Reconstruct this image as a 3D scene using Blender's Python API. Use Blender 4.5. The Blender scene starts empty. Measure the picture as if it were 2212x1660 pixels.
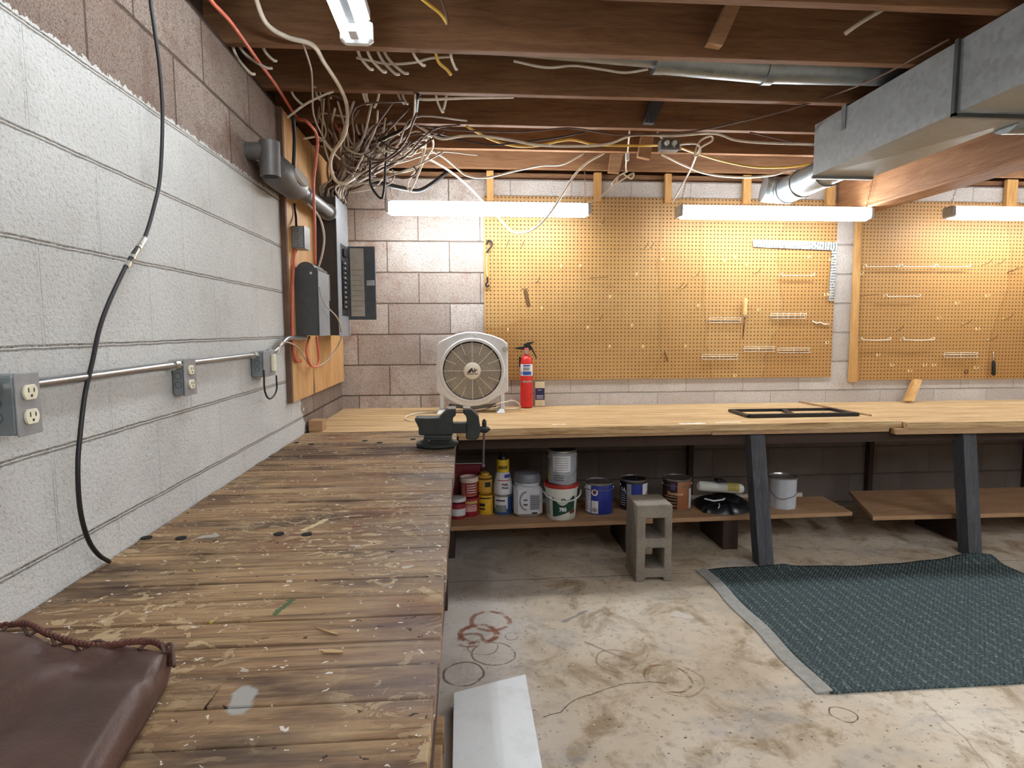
import bpy, math, random
from mathutils import Vector, Matrix
random.seed(7)
PI = math.pi
S = bpy.context.scene
COL = S.collection
# ------------------------------------------------------------------ camera
CX, CY, CZ, YAW, PIT, ROL, FPX = 0.8204, -4.0337, 1.2814, 0.0774, 0.0914, -0.0035, 1292.3
_fw = Vector((math.sin(YAW)*math.cos(PIT), math.cos(YAW)*math.cos(PIT), -math.sin(PIT)))
_r = Vector((math.cos(YAW), -math.sin(YAW), 0)); _u = _r.cross(_fw)
_r2 = math.cos(ROL)*_r + math.sin(ROL)*_u; _u2 = -math.sin(ROL)*_r + math.cos(ROL)*_u
cam = bpy.data.objects.new('camera', bpy.data.cameras.new('camera')); COL.objects.link(cam)
cam.matrix_world = Matrix(((_r2.x, _u2.x, -_fw.x, CX), (_r2.y, _u2.y, -_fw.y, CY), (_r2.z, _u2.z, -_fw.z, CZ), (0, 0, 0, 1)))
cam.data.sensor_width = 36; cam.data.lens = FPX*36/2212; cam.data.clip_start = 0.02
S.camera = cam
S.view_settings.view_transform = 'Standard'; S.view_settings.look = 'None'
S.view_settings.gamma = 1; S.view_settings.use_curve_mapping = False
S.view_settings.exposure = 2.32
LAMP = 9.0        # strength of the shop lights over the back bench
LAMP1 = 6.0      # strength of the ceiling tube in view
LAMP_FILL = 20.0      # strength of the added fill tubes out of view
w = bpy.data.worlds.new('world'); S.world = w; w.use_nodes = True
w.node_tree.nodes['Background'].inputs[0].default_value = (0.9, 0.95, 1, 1)
w.node_tree.nodes['Background'].inputs[1].default_value = 0.3

def at(x, y, val, ax='y'):
    """the world point on the plane <axis>=val where the photograph shows pixel (x, y)"""
    d = _fw + (x-1106)/FPX*_r2 - (y-830)/FPX*_u2
    i = 'xyz'.index(ax); o = Vector((CX, CY, CZ))
    return o + d*((val-o[i])/d[i])

# ------------------------------------------------------------------ node helpers
def lin(c):
    c = c/255.0
    return c/12.92 if c <= 0.04045 else ((c+0.055)/1.055)**2.4
def rgb(r, g, b): return (lin(r), lin(g), lin(b), 1)
class NT:
    def __init__(s, name):
        s.m = bpy.data.materials.new(name); s.m.use_nodes = True; s.t = s.m.node_tree
        s.b = s.t.nodes['Principled BSDF']
    def n(s, typ, ins=None, out=0, **kw):
        nd = s.t.nodes.new(typ)
        for k, v in kw.items(): setattr(nd, k, v)
        for k, v in (ins or {}).items(): s.put(nd.inputs[k], v)
        return nd.outputs[out]
    def put(s, sock, v):
        if isinstance(v, bpy.types.NodeSocket): s.t.links.new(v, sock)
        else: sock.default_value = v
    def math(s, op, a, b=0.0, c=None, clamp=False):
        nd = s.t.nodes.new('ShaderNodeMath'); nd.operation = op; nd.use_clamp = clamp
        s.put(nd.inputs[0], a); s.put(nd.inputs[1], b)
        if c is not None: s.put(nd.inputs[2], c)
        return nd.outputs[0]
    def mix(s, f, a, b, mode='MIX'):
        nd = s.t.nodes.new('ShaderNodeMix'); nd.data_type = 'RGBA'; nd.blend_type = mode
        s.put(nd.inputs[0], f); s.put(nd.inputs[6], a); s.put(nd.inputs[7], b)
        return nd.outputs[2]
    def ramp(s, f, stops, interp='LINEAR'):
        nd = s.t.nodes.new('ShaderNodeValToRGB'); r = nd.color_ramp; r.interpolation = interp
        while len(r.elements) < len(stops): r.elements.new(0.5)
        for e, (p, c) in zip(r.elements, stops):
            e.position = p; e.color = c if len(c) == 4 else (*c, 1)
        s.put(nd.inputs[0], f); return nd.outputs[0]
    def step(s, f, a, b):
        nd = s.t.nodes.new('ShaderNodeMapRange'); nd.clamp = True
        s.put(nd.inputs[0], f); s.put(nd.inputs[1], a); s.put(nd.inputs[2], b)
        return nd.outputs[0]
    def pos(s): return s.n('ShaderNodeNewGeometry')
    def xyz(s, v):
        nd = s.t.nodes.new('ShaderNodeSeparateXYZ'); s.put(nd.inputs[0], v); return nd.outputs
    def comb(s, x, y, z):
        nd = s.t.nodes.new('ShaderNodeCombineXYZ')
        for i, v in enumerate((x, y, z)): s.put(nd.inputs[i], v)
        return nd.outputs[0]
    def vmul(s, v, k):
        return s.n('ShaderNodeVectorMath', {0: v, 1: k}, operation='MULTIPLY')
    def vadd(s, v, k):
        return s.n('ShaderNodeVectorMath', {0: v, 1: k}, operation='ADD')
    def noise(s, v, sc, det=4, rough=0.55, dist=0):
        return s.n('ShaderNodeTexNoise', {'Vector': v, 'Scale': sc, 'Detail': det, 'Roughness': rough, 'Distortion': dist})
    def bump(s, h, dist, strength=1.0, prev=None):
        ins = {'Height': h, 'Distance': dist, 'Strength': strength}
        if prev is not None: ins['Normal'] = prev
        return s.n('ShaderNodeBump', ins)
    def done(s, col, rough=0.6, metal=0.0, normal=None, spec=0.5):
        s.put(s.b.inputs['Base Color'], col); s.put(s.b.inputs['Roughness'], rough)
        s.put(s.b.inputs['Metallic'], metal); s.put(s.b.inputs['Specular IOR Level'], spec)
        if normal is not None: s.put(s.b.inputs['Normal'], normal)
        return s.m

_MC = {}
def plain(name, c, rough=0.5, metal=0.0, var=0.12, sc=25, bmp=0.0):
    if name in _MC: return _MC[name]
    t = NT(name); p = t.pos(); c = rgb(*c)
    n = t.noise(p, sc, 4)
    col = t.mix(t.step(n, 0.3, 0.75), tuple(x*(1-var) for x in c[:3])+(1,), tuple(min(1, x*(1+var)) for x in c[:3])+(1,))
    nr = t.bump(n, bmp) if bmp else None
    _MC[name] = t.done(col, rough, metal, nr); return _MC[name]
def emis(name, c, st):
    t = NT(name); t.put(t.b.inputs['Emission Color'], (*c, 1)); t.put(t.b.inputs['Emission Strength'], st)
    return t.done((0.9, 0.9, 0.9, 1), 0.5)

def block_mat(name, axis, uoff, painted):
    t = NT(name); p = t.pos(); x, y, z = t.xyz(p)
    u = t.math('ADD', y if axis == 'y' else x, uoff); v = t.math('ADD', z, -0.0289+2.032)
    wob = t.noise(p, 9, 2)
    v2 = t.math('ADD', v, t.math('MULTIPLY', t.math('SUBTRACT', wob, 0.5), 0.006))
    br = t.t.nodes.new('ShaderNodeTexBrick'); br.offset = 0.5; br.offset_frequency = 2; br.squash = 1; br.squash_frequency = 2
    t.put(br.inputs['Vector'], t.comb(u, v2, 0.0))
    for k, q in (('Color1', (0, 0, 0, 1)), ('Color2', (1, 1, 1, 1)), ('Mortar', (0.5, 0.5, 0.5, 1)), ('Scale', 1.0), ('Mortar Size', 0.0045), ('Mortar Smooth', 0.35), ('Bias', 0.0), ('Brick Width', 0.4064), ('Row Height', 0.2032)):
        t.put(br.inputs[k], q)
    tint, mort = br.outputs['Color'], br.outputs['Fac']
    # vertical joints are shallower than the bed joints
    fr = t.math('FRACT', t.math('DIVIDE', v2, 0.2032)); bed = t.math('SUBTRACT', 1.0, t.step(t.math('PINGPONG', fr, 0.5), 0.012, 0.035))
    fine = t.noise(p, 210, 3, 0.7); mid = t.noise(p, 60, 4, 0.6); big = t.noise(p, 2.3, 5, 0.6); blot = t.noise(p, 7, 5, 0.65)
    raw = t.mix(tint, rgb(186, 172, 162), rgb(224, 215, 207))
    raw = t.mix(t.step(blot, 0.50, 0.72), raw, rgb(176, 146, 132))
    raw = t.mix(t.step(big, 0.45, 0.7), raw, rgb(178, 164, 154), 'MIX')
    grain = t.step(fine, 0.36, 0.5)
    raw = t.mix(grain, rgb(120, 104, 96), raw)
    raw = t.mix(t.math('MULTIPLY', t.step(mid, 0.52, 0.66), 0.45), raw, rgb(132, 112, 102))
    raw = t.mix(t.math('MULTIPLY', t.step(fine, 0.6, 0.75), 0.5), raw, rgb(225, 218, 210))
    raw = t.mix(t.math('MULTIPLY', mort, 0.85), raw, rgb(112, 96, 86))
    if painted:
        edge = t.math('ADD', 1.872, t.math('MULTIPLY', t.math('SUBTRACT', mid, 0.5), 0.05))
        m1 = t.math('LESS_THAN', z, edge)
        e2 = t.math('ADD', -1.0, t.math('MULTIPLY', t.math('SUBTRACT', blot, 0.5), 0.35))
        m2 = t.math('LESS_THAN', y, t.math('ADD', e2, t.math('MULTIPLY', t.math('SUBTRACT', 1.1, z), 0.1)))
        mk = t.math('MULTIPLY', m1, m2)
        pw = t.mix(t.step(big, 0.35, 0.7), rgb(206, 205, 202), rgb(222, 222, 219))
        pw = t.mix(t.math('MULTIPLY', t.step(blot, 0.55, 0.75), 0.35), pw, rgb(178, 172, 160))
        pw = t.mix(t.math('MULTIPLY', t.step(mid, 0.66, 0.74), 0.55), pw, rgb(140, 132, 120))
        pw = t.mix(t.math('MULTIPLY', t.step(fine, 0.6, 0.7), 0.3), pw, rgb(140, 134, 126)); pw = t.mix(t.math('MULTIPLY', bed, 0.5), pw, rgb(228, 224, 216))
        # shade line painted along the upper edge of each bed joint
        pw = t.mix(t.math('MULTIPLY', t.math('MULTIPLY', bed, t.step(fr, 0.975, 0.985)), 0.75), pw, rgb(108, 100, 92))
        raw = t.mix(mk, t.mix(1.0, raw, rgb(196, 186, 180), 'MULTIPLY'), pw)
    else:
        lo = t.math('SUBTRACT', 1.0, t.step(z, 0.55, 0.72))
        raw = t.mix(t.math('MULTIPLY', lo, 0.85), raw, rgb(112, 100, 92))  # shade under the bench, painted into the block colour
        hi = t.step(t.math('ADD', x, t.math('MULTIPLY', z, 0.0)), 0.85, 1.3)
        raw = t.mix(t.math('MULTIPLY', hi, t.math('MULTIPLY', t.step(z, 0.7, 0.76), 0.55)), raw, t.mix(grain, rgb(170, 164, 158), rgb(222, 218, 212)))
    h = t.math('SUBTRACT', t.math('MULTIPLY', mid, 0.35), t.math('MULTIPLY', t.math('ADD', t.math('MULTIPLY', bed, 0.8), t.math('MULTIPLY', mort, 0.5)), 1.2))
    b1 = t.bump(h, 0.006, 1.0); crs = t.noise(p, 105, 4, 0.7); b2 = t.bump(crs, 0.0055, 1.0, b1)
    raw = t.mix(t.math('MULTIPLY', t.math('SUBTRACT', 1.0, t.step(crs, 0.36, 0.46)), 0.3), raw, rgb(120, 112, 104))
    return t.done(raw, 0.9, 0, b2, 0.2)

def wood_mat(name, c1, c2, c3, axis='x', sc=1.0, rough=0.75, dirty=0.0, bmp=0.0015, spots=False, knots=True):
    if name in _MC: return _MC[name]
    t = NT(name); p = t.pos()
    rnd = t.n('ShaderNodeObjectInfo', out=5) if False else t.t.nodes.new('ShaderNodeObjectInfo').outputs['Random']
    st = {'x': (0.9, 9, 9), 'y': (9, 0.9, 9), 'z': (9, 9, 0.9)}[axis]
    q = t.vadd(t.vmul(p, st), t.comb(t.math('MULTIPLY', rnd, 37.0), t.math('MULTIPLY', rnd, 11.0), t.math('MULTIPLY', rnd, 23.0)))
    g = t.noise(q, 3.2*sc, 8, 0.65, 1.2); f = t.noise(q, 17*sc, 5, 0.7)
    col = t.ramp(g, [(0.28, rgb(*c1)), (0.5, rgb(*c2)), (0.72, rgb(*c3))])
    col = t.mix(t.math('MULTIPLY', t.step(f, 0.52, 0.72), 0.45), col, rgb(*[v*0.62 for v in c1]))
    col = t.mix(t.math('MULTIPLY', rnd, 0.28), col, rgb(*c3), 'MIX')
    if dirty:
        gs = t.noise(t.vmul(q, (1.0, 3.0, 3.0)), 2.2, 7, 0.7, 0.5); col = t.mix(t.math('MULTIPLY', t.step(gs, 0.5, 0.62), 0.55), col, rgb(58, 44, 38)); col = t.mix(t.math('MULTIPLY', t.math('SUBTRACT', 1.0, t.step(gs, 0.36, 0.44)), 0.5), col, rgb(190, 168, 136))
    if knots:
        vo = t.t.nodes.new('ShaderNodeTexVoronoi'); t.put(vo.inputs['Vector'], t.vmul(q, (0.35, 0.35, 0.35))); t.put(vo.inputs['Scale'], 1.1*sc)
        kk = t.math('MULTIPLY', t.math('SUBTRACT', 1.0, t.step(vo.outputs['Distance'], 0.05, 0.11)), 0.8)
        col = t.mix(kk, col, rgb(*[v*0.45 for v in c1]))
    if dirty:
        b = t.noise(p, 2.2, 6, 0.6, 0.4); b2 = t.noise(t.vadd(p, (5, 3, 1)), 6.5, 6, 0.7, 0.8); b3 = t.noise(t.vadd(t.vmul(p, (0.7, 2.2, 1)), (9, 1, 4)), 3.6, 6, 0.62)
        col = t.mix(t.math('MULTIPLY', t.step(b3, 0.49, 0.64), 0.8*dirty), col, rgb(60, 44, 40))
        col = t.mix(t.math('MULTIPLY', t.step(b, 0.50, 0.70), 0.5*dirty), col, rgb(92, 78, 68))
        col = t.mix(t.math('MULTIPLY', t.step(b2, 0.57, 0.70), 0.6*dirty), col, rgb(176, 152, 116))
        b4 = t.noise(t.vadd(p, (2, 8, 3)), 3.0, 5, 0.6)
        col = t.mix(t.math('MULTIPLY', t.step(b4, 0.56, 0.68), 0.45*dirty), col, rgb(118, 72, 50))
    if name == 'pale_bench_wood':
        gs = t.noise(t.vmul(q, (1.0, 3.4, 3.4)), 2.0, 7, 0.7, 0.4)
        col = t.mix(t.math('MULTIPLY', t.step(gs, 0.52, 0.60), 0.7), col, rgb(138, 100, 66)); col = t.mix(t.math('MULTIPLY', t.math('SUBTRACT', 1.0, t.step(gs, 0.38, 0.45)), 0.5), col, rgb(238, 218, 176))
        for A_, B_, w_ in (((2.0, -.865), (2.12, -.86), .02), ((2.2, -.85), (2.34, -.835), .012), ((1.3, -.82), (1.36, -.815), .012)):
            d = seg_dist(t, p, A_, B_); mk = t.math('SUBTRACT', 1.0, t.step(t.math('ADD', d, t.math('MULTIPLY', t.math('SUBTRACT', t.noise(p, 40, 4), 0.5), 0.05)), w_*0.7, w_))
            col = t.mix(t.math('MULTIPLY', mk, 0.85), col, rgb(236, 234, 226))
    if spots:
        x, y, z = t.xyz(p)
        pl = t.noise(t.vadd(t.vmul(p, (0.8, 1.3, 1)), (4, 4, 0)), 17, 5, 0.6, 1.6); nearf = t.math('SUBTRACT', 1.0, t.step(y, -2.6, -1.9))
        rim_ = t.math('SUBTRACT', 1.0, t.step(t.math('ABSOLUTE', t.math('SUBTRACT', pl, 0.55)), 0.004, 0.018))
        msk = t.math('MULTIPLY', t.step(t.noise(p, 3.1, 3), 0.42, 0.55), t.math('ADD', 0.35, t.math('MULTIPLY', nearf, 0.65)))
        col = t.mix(t.math('MULTIPLY', t.math('MULTIPLY', t.step(pl, 0.55, 0.58), msk), 0.6), col, rgb(208, 184, 144))
        col = t.mix(t.math('MULTIPLY', t.math('MULTIPLY', rim_, msk), 0.65), col, rgb(98, 62, 40))
        # bluish worn grey towards the outer ends of the boards
        eg = t.math('MULTIPLY', t.step(x, 0.5, 0.78), t.step(t.noise(p, 5, 4), 0.35, 0.6))
        col = t.mix(t.math('MULTIPLY', eg, 0.45), col, rgb(150, 140, 138))
        cr = t.math('MULTIPLY', t.math('MULTIPLY', t.step(y, -1.66, -1.55), t.math('SUBTRACT', 1.0, t.step(y, -1.35, -1.25))), t.step(t.noise(p, 4, 3), 0.38, 0.5))
        col = t.mix(t.math('MULTIPLY', cr, 0.6), col, rgb(66, 48, 42))
        for k, (s_, th, keep, cc) in enumerate(((45, 0.15, 0.88, (236, 232, 224)), (90, 0.2, 0.84, (240, 236, 226)), (20, 0.15, 0.93, (196, 190, 178)), (30, 0.12, 0.98, (210, 205, 70)), (60, 0.2, 0.84, (36, 28, 26)))):
            vo = t.t.nodes.new('ShaderNodeTexVoronoi'); t.put(vo.inputs['Vector'], t.vadd(t.vmul(p, (0.7, 1, 1)), t.vmul(t.n('ShaderNodeTexNoise', {'Vector': p, 'Scale': 60.0}, out=1), (0.03, 0.03, 0.0)))); t.put(vo.inputs['Scale'], float(s_))
            on = t.math('MULTIPLY', t.math('LESS_THAN', vo.outputs['Distance'], th), t.math('GREATER_THAN', t.xyz(vo.outputs['Color'])[0], keep))
            col = t.mix(t.math('MULTIPLY', on, 0.85), col, rgb(*cc))
        for (ax_, ay_, bx_, by_, r_, cc) in ((.467, -2.945, .481, -2.89, .007, (58, 98, 62)), (.498, -3.19, .503, -3.222, .02, (176, 176, 172)), (.15, -2.502, .178, -2.497, .012, (176, 174, 172)), (.395, -2.47, .43, -2.39, .01, (216, 196, 156))):
            d = seg_dist(t, p, (ax_, ay_), (bx_, by_))
            mk = t.math('SUBTRACT', 1.0, t.step(t.math('ADD', d, t.math('MULTIPLY', t.math('SUBTRACT', t.noise(p, 55, 3), 0.5), 0.018)), r_*0.7, r_))
            col = t.mix(t.math('MULTIPLY', mk, 0.85), col, rgb(*cc))
    nr = t.bump(t.math('ADD', g, t.math('MULTIPLY', f, 0.6)), bmp, 1.0)
    _MC[name] = t.done(col, rough, 0, nr, 0.25); return _MC[name]

def seg_dist(t, p, a, b):
    x, y, z = t.xyz(p); dx, dy = b[0]-a[0], b[1]-a[1]; L = dx*dx+dy*dy
    px_, py_ = t.math('SUBTRACT', x, a[0]), t.math('SUBTRACT', y, a[1])
    h = t.math('DIVIDE', t.math('ADD', t.math('MULTIPLY', px_, dx), t.math('MULTIPLY', py_, dy)), L, clamp=True)
    ex = t.math('SUBTRACT', px_, t.math('MULTIPLY', h, dx)); ey = t.math('SUBTRACT', py_, t.math('MULTIPLY', h, dy))
    return t.math('SQRT', t.math('ADD', t.math('MULTIPLY', ex, ex), t.math('MULTIPLY', ey, ey)))

def floor_mat():
    t = NT('stained_concrete'); p0 = t.pos()
    wv = t.n('ShaderNodeTexNoise', {'Vector': p0, 'Scale': 9.0, 'Detail': 3.0}, out=1)
    p = t.vadd(p0, t.vmul(t.vadd(wv, (-0.5, -0.5, -0.5)), (0.035, 0.035, 0.0)))
    a = t.noise(p, 1.6, 6, 0.6, 0.3); b = t.noise(t.vadd(p, (3, 7, 0)), 5.0, 7, 0.65, 0.6); c = t.noise(p, 28, 4, 0.6)
    d = t.noise(t.vadd(t.vmul(p, (1, 1.8, 1)), (8, 2, 0)), 2.6, 6, 0.65, 0.5)
    col = t.ramp(a, [(0.3, rgb(158, 142, 118)), (0.48, rgb(198, 182, 160)), (0.7, rgb(214, 202, 184))])
    col = t.mix(t.math('MULTIPLY', t.step(b, 0.5, 0.64), 0.75), col, rgb(140, 116, 84))
    col = t.mix(t.math('MULTIPLY', t.step(d, 0.52, 0.66), 0.6), col, rgb(160, 156, 152))
    col = t.mix(t.math('MULTIPLY', t.step(c, 0.54, 0.68), 0.4), col, rgb(112, 92, 68))
    x, y, z = t.xyz(p0)
    fr = t.math('SUBTRACT', 1.0, t.step(t.math('ADD', x, t.math('MULTIPLY', t.math('SUBTRACT', b, 0.5), 0.3)), 0.95, 1.15))
    col = t.mix(t.math('MULTIPLY', fr, 0.5), col, rgb(186, 184, 184))
    for s_, th, keep, cc in ((26, 0.14, 0.82, (84, 66, 48)), (48, 0.16, 0.84, (70, 58, 48)), (14, 0.09, 0.8, (96, 74, 52)), (40, 0.13, 0.93, (232, 226, 214))):
        vo = t.t.nodes.new('ShaderNodeTexVoronoi'); t.put(vo.inputs['Vector'], t.vmul(p, (1, 1.5, 1))); t.put(vo.inputs['Scale'], float(s_))
        on = t.math('MULTIPLY', t.math('LESS_THAN', vo.outputs['Distance'], th), t.math('GREATER_THAN', t.xyz(vo.outputs['Color'])[0], keep))
        col = t.mix(t.math('MULTIPLY', on, 0.75), col, rgb(*cc))
    px_, py_, _ = t.xyz(p)
    brk = t.step(t.noise(p0, 14, 3), 0.36, 0.5)
    for cx_, cy_, r_, w_, s_, cc in ((.865, -1.611, .075, .016, .9, (128, 70, 36)), (.915, -1.5, .085, .014, .8, (134, 78, 44)), (.83, -1.66, .05, .012, .7, (120, 66, 40)), (.92, -1.77, .085, .005, .75, (96, 72, 50)), (.80, -1.90, .075, .006, .8, (84, 62, 44)),
                                     (.88, -1.72, .06, .004, .6, (100, 70, 46)), (1.39, -1.86, .08, .006, .6, (134, 106, 74)), (1.55, -1.99, .085, .007, .85, (122, 92, 48)), (1.575, -2.0, .1, .005, .5, (128, 98, 58)), (2.06, -2.245, .04, .003, .9, (84, 70, 52)), (1.0, -1.64, .03, .004, .6, (90, 68, 40)), (1.42, -1.78, .12, .003, .4, (110, 96, 84))):
        dx = t.math('SUBTRACT', px_, cx_); dy = t.math('SUBTRACT', py_, cy_)
        rr = t.math('SQRT', t.math('ADD', t.math('MULTIPLY', dx, dx), t.math('MULTIPLY', dy, dy)))
        mk = t.math('MULTIPLY', t.math('SUBTRACT', 1.0, t.step(t.math('ABSOLUTE', t.math('SUBTRACT', rr, r_)), w_*0.5, w_)), brk)
        col = t.mix(t.math('MULTIPLY', mk, s_), col, rgb(*cc))
    cracks = [(1.059, -2.173), (1.124, -2.154), (1.182, -2.096), (1.272, -2.056), (1.366, -2.017), (1.47, -2.011), (1.534, -2.025)]
    for A, B, w_, cc, s_ in [(cracks[i], cracks[i+1], .003, (70, 58, 46), .85) for i in range(6)] + [((2.38, -2.2), (2.368, -2.39), .004, (150, 132, 112), .6), ((2.368, -2.39), (2.32, -2.52), .004, (150, 132, 112), .6),
                             ((0.6, -1.062), (5.6, -1.035), .006, (206, 190, 168), .7), ((0.6, -1.078), (5.6, -1.05), .004, (60, 50, 42), .7), ((1.24, -1.53), (1.36, -1.45), .012, (120, 118, 120), .7), ((1.3, -1.72), (1.44, -1.86), .01, (120, 110, 100), .6), ((1.76, -1.5), (1.80, -1.54), .03, (225, 220, 214), .6)]:
        dd = seg_dist(t, p, A, B)
        col = t.mix(t.math('MULTIPLY', t.math('SUBTRACT', 1.0, t.step(dd, w_*0.5, w_)), s_), col, rgb(*cc))
    nr = t.bump(t.math('ADD', b, t.math('MULTIPLY', c, 0.4)), 0.004, 0.8)
    return t.done(col, t.math('ADD', 0.5, t.math('MULTIPLY', a, 0.4)), 0, nr, 0.3)

def pegboard_mat():
    t = NT('pegboard'); p = t.pos(); x, y, z = t.xyz(p)
    fu = t.math('FRACT', t.math('DIVIDE', t.math('SUBTRACT', x, 0.953), 0.0254)); fv = t.math('FRACT', t.math('DIVIDE', z, 0.0254))
    du = t.math('SUBTRACT', fu, 0.5); dv = t.math('SUBTRACT', fv, 0.5)
    r = t.math('SQRT', t.math('ADD', t.math('MULTIPLY', du, du), t.math('MULTIPLY', dv, dv)))
    hole = t.math('SUBTRACT', 1.0, t.step(r, 0.15, 0.21))
    a = t.noise(p, 1.8, 6, 0.6); b = t.noise(p, 40, 3, 0.6)
    col = t.mix(t.step(a, 0.35, 0.68), rgb(176, 136, 82), rgb(196, 156, 100))
    col = t.mix(t.math('MULTIPLY', t.step(b, 0.5, 0.7), 0.15), col, rgb(160, 118, 70))
    # water stains: darker brown flat tone below wandering tide lines
    nz = t.noise(t.vmul(p, (1, 1, 1)), 7, 4, 0.6)
    nz2 = t.math('MULTIPLY', t.math('SUBTRACT', nz, 0.5), 0.16)
    zz = t.math('ADD', z, nz2); xx = t.math('ADD', x, nz2)
    def poly(pts, sign=1, tone=(168, 122, 66), s=0.5):
        nonlocal col
        # pts: (z, x) tide line; everything on one side is stained
        nd = t.t.nodes.new('ShaderNodeFloatCurve'); cv = nd.mapping.curves[0]
        nd.mapping.use_clip = False
        P = [((q[0]-0.9)/1.3, (q[1])/5.0) for q in pts]
        while len(cv.points) < len(P): cv.points.new(0.5, 0.5)
        for c_, q in zip(cv.points, P): c_.location = q
        nd.mapping.update()
        t.put(nd.inputs[1], t.math('DIVIDE', t.math('SUBTRACT', z, 0.9), 1.3))
        line = t.math('MULTIPLY', nd.outputs[0], 5.0)
        d = t.math('MULTIPLY', t.math('SUBTRACT', t.math('ADD', xx, t.math('MULTIPLY', nz2, -0.4)), line), float(sign))
        col = t.mix(t.math('MULTIPLY', t.step(d, 0.0, 0.004), s), col, rgb(*tone))
        edge = t.math('SUBTRACT', 1.0, t.step(t.math('ABSOLUTE', d), 0.0, 0.012))
        col = t.mix(t.math('MULTIPLY', edge, 0.35), col, rgb(128, 88, 44))
        return d
    poly([(0.9, 2.0), (1.0, 2.12), (1.25, 2.15), (1.75, 2.13), (2.15, 2.16)], 1, (178, 134, 76), 0.35)
    poly([(0.9, 2.55), (1.1, 2.49), (1.6, 2.45), (2.05, 2.43), (2.2, 2.46)], 1, (196, 154, 98), 0.5)
    poly([(0.9, 2.88), (1.15, 2.93), (1.35, 3.01), (1.6, 2.99), (1.9, 2.97), (2.05, 3.04), (2.2, 3.1)], 1, (178, 130, 72), 0.55)
    poly([(0.9, 4.56), (1.3, 4.6), (1.5, 4.66), (1.7, 4.69), (2.05, 4.63), (2.2, 4.6)], 1, (172, 126, 72), 0.5)
    # lower-left wet corner
    ln = t.math('ADD', 1.33, t.math('MULTIPLY', t.math('SINE', t.math('MULTIPLY', x, 11.0)), 0.03))
    d2 = t.math('SUBTRACT', t.math('ADD', ln, t.math('MULTIPLY', nz2, 0.5)), z)
    mk = t.math('MULTIPLY', t.step(d2, 0.0, 0.006), t.math('SUBTRACT', 1.0, t.step(x, 1.15, 1.4)))
    col = t.mix(t.math('MULTIPLY', mk, 0.55), col, rgb(166, 118, 62))
    # greyer towards the top
    col = t.mix(t.math('MULTIPLY', t.step(t.math('ADD', z, nz2), 1.85, 2.12), 0.4), col, rgb(164, 134, 104))
    for (ax_, az_, bx_, bz_, r_, cc, s_) in ((1.225, 1.53, 1.245, 1.44, .016, (96, 66, 40), .9), (1.20, 1.548, 1.24, 1.548, .004, (90, 60, 36), .9)):
        dx, dz = bx_-ax_, bz_-az_; L = dx*dx+dz*dz
        qx, qz = t.math('SUBTRACT', x, ax_), t.math('SUBTRACT', z, az_)
        h = t.math('DIVIDE', t.math('ADD', t.math('MULTIPLY', qx, dx), t.math('MULTIPLY', qz, dz)), L, clamp=True)
        ex = t.math('SUBTRACT', qx, t.math('MULTIPLY', h, dx)); ez = t.math('SUBTRACT', qz, t.math('MULTIPLY', h, dz))
        dd = t.math('SQRT', t.math('ADD', t.math('MULTIPLY', ex, ex), t.math('MULTIPLY', ez, ez)))
        col = t.mix(t.math('MULTIPLY', t.math('SUBTRACT', 1.0, t.step(dd, r_*0.8, r_)), s_), col, rgb(*cc))
    col = t.mix(t.math('MULTIPLY', hole, 0.85), col, rgb(60, 36, 18))
    nr = t.bump(t.math('SUBTRACT', 1.0, hole), 0.003, 1.0)
    return t.done(col, 0.55, 0, nr, 0.35)

def rug_mat():
    t = NT('woven_rug'); p = t.pos(); x, y, z = t.xyz(p)
    sx = t.math('SINE', t.math('MULTIPLY', x, 2*PI/0.019)); sy = t.math('SINE', t.math('MULTIPLY', y, 2*PI/0.021))
    n = t.noise(p, 120, 3, 0.7); n2 = t.noise(t.vmul(p, (1, 0.5, 1)), 110, 3)
    weave = t.math('MULTIPLY', sx, sy)
    col = t.mix(t.step(n, 0.3, 0.7), rgb(50, 60, 64), rgb(100, 112, 112))
    col = t.mix(t.math('MULTIPLY', t.step(weave, 0.1, 0.7), 0.65), col, rgb(40, 52, 58))
    band = t.math('SINE', t.math('MULTIPLY', x, 2*PI/0.05))
    lt = t.math('MULTIPLY', t.math('MULTIPLY', t.step(band, 0.1, 0.8), t.step(n2, 0.45, 0.6)), t.step(n, 0.4, 0.6))
    col = t.mix(t.math('MULTIPLY', lt, 0.7), col, rgb(150, 168, 164))
    return t.done(col, 0.95, 0, t.bump(t.math('ADD', weave, n), 0.003), 0.15)

def galv_mat(name, base=(150, 158, 162), rough=0.42, metal=0.75):
    if name in _MC: return _MC[name]
    t = NT(name); p = t.pos()
    vo = t.t.nodes.new('ShaderNodeTexVoronoi'); t.put(vo.inputs['Vector'], p); t.put(vo.inputs['Scale'], 45.0)
    v = t.xyz(vo.outputs['Color'])[0]; n = t.noise(p, 8, 4)
    col = t.mix(t.math('ADD', t.math('MULTIPLY', v, 0.35), t.math('MULTIPLY', n, 0.4)), rgb(*[q*0.86 for q in base]), rgb(*[min(255, q*1.12) for q in base]))
    _MC[name] = t.done(col, t.math('ADD', rough-0.08, t.math('MULTIPLY', v, 0.16)), metal, t.bump(n, 0.002), 0.5); return _MC[name]

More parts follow.
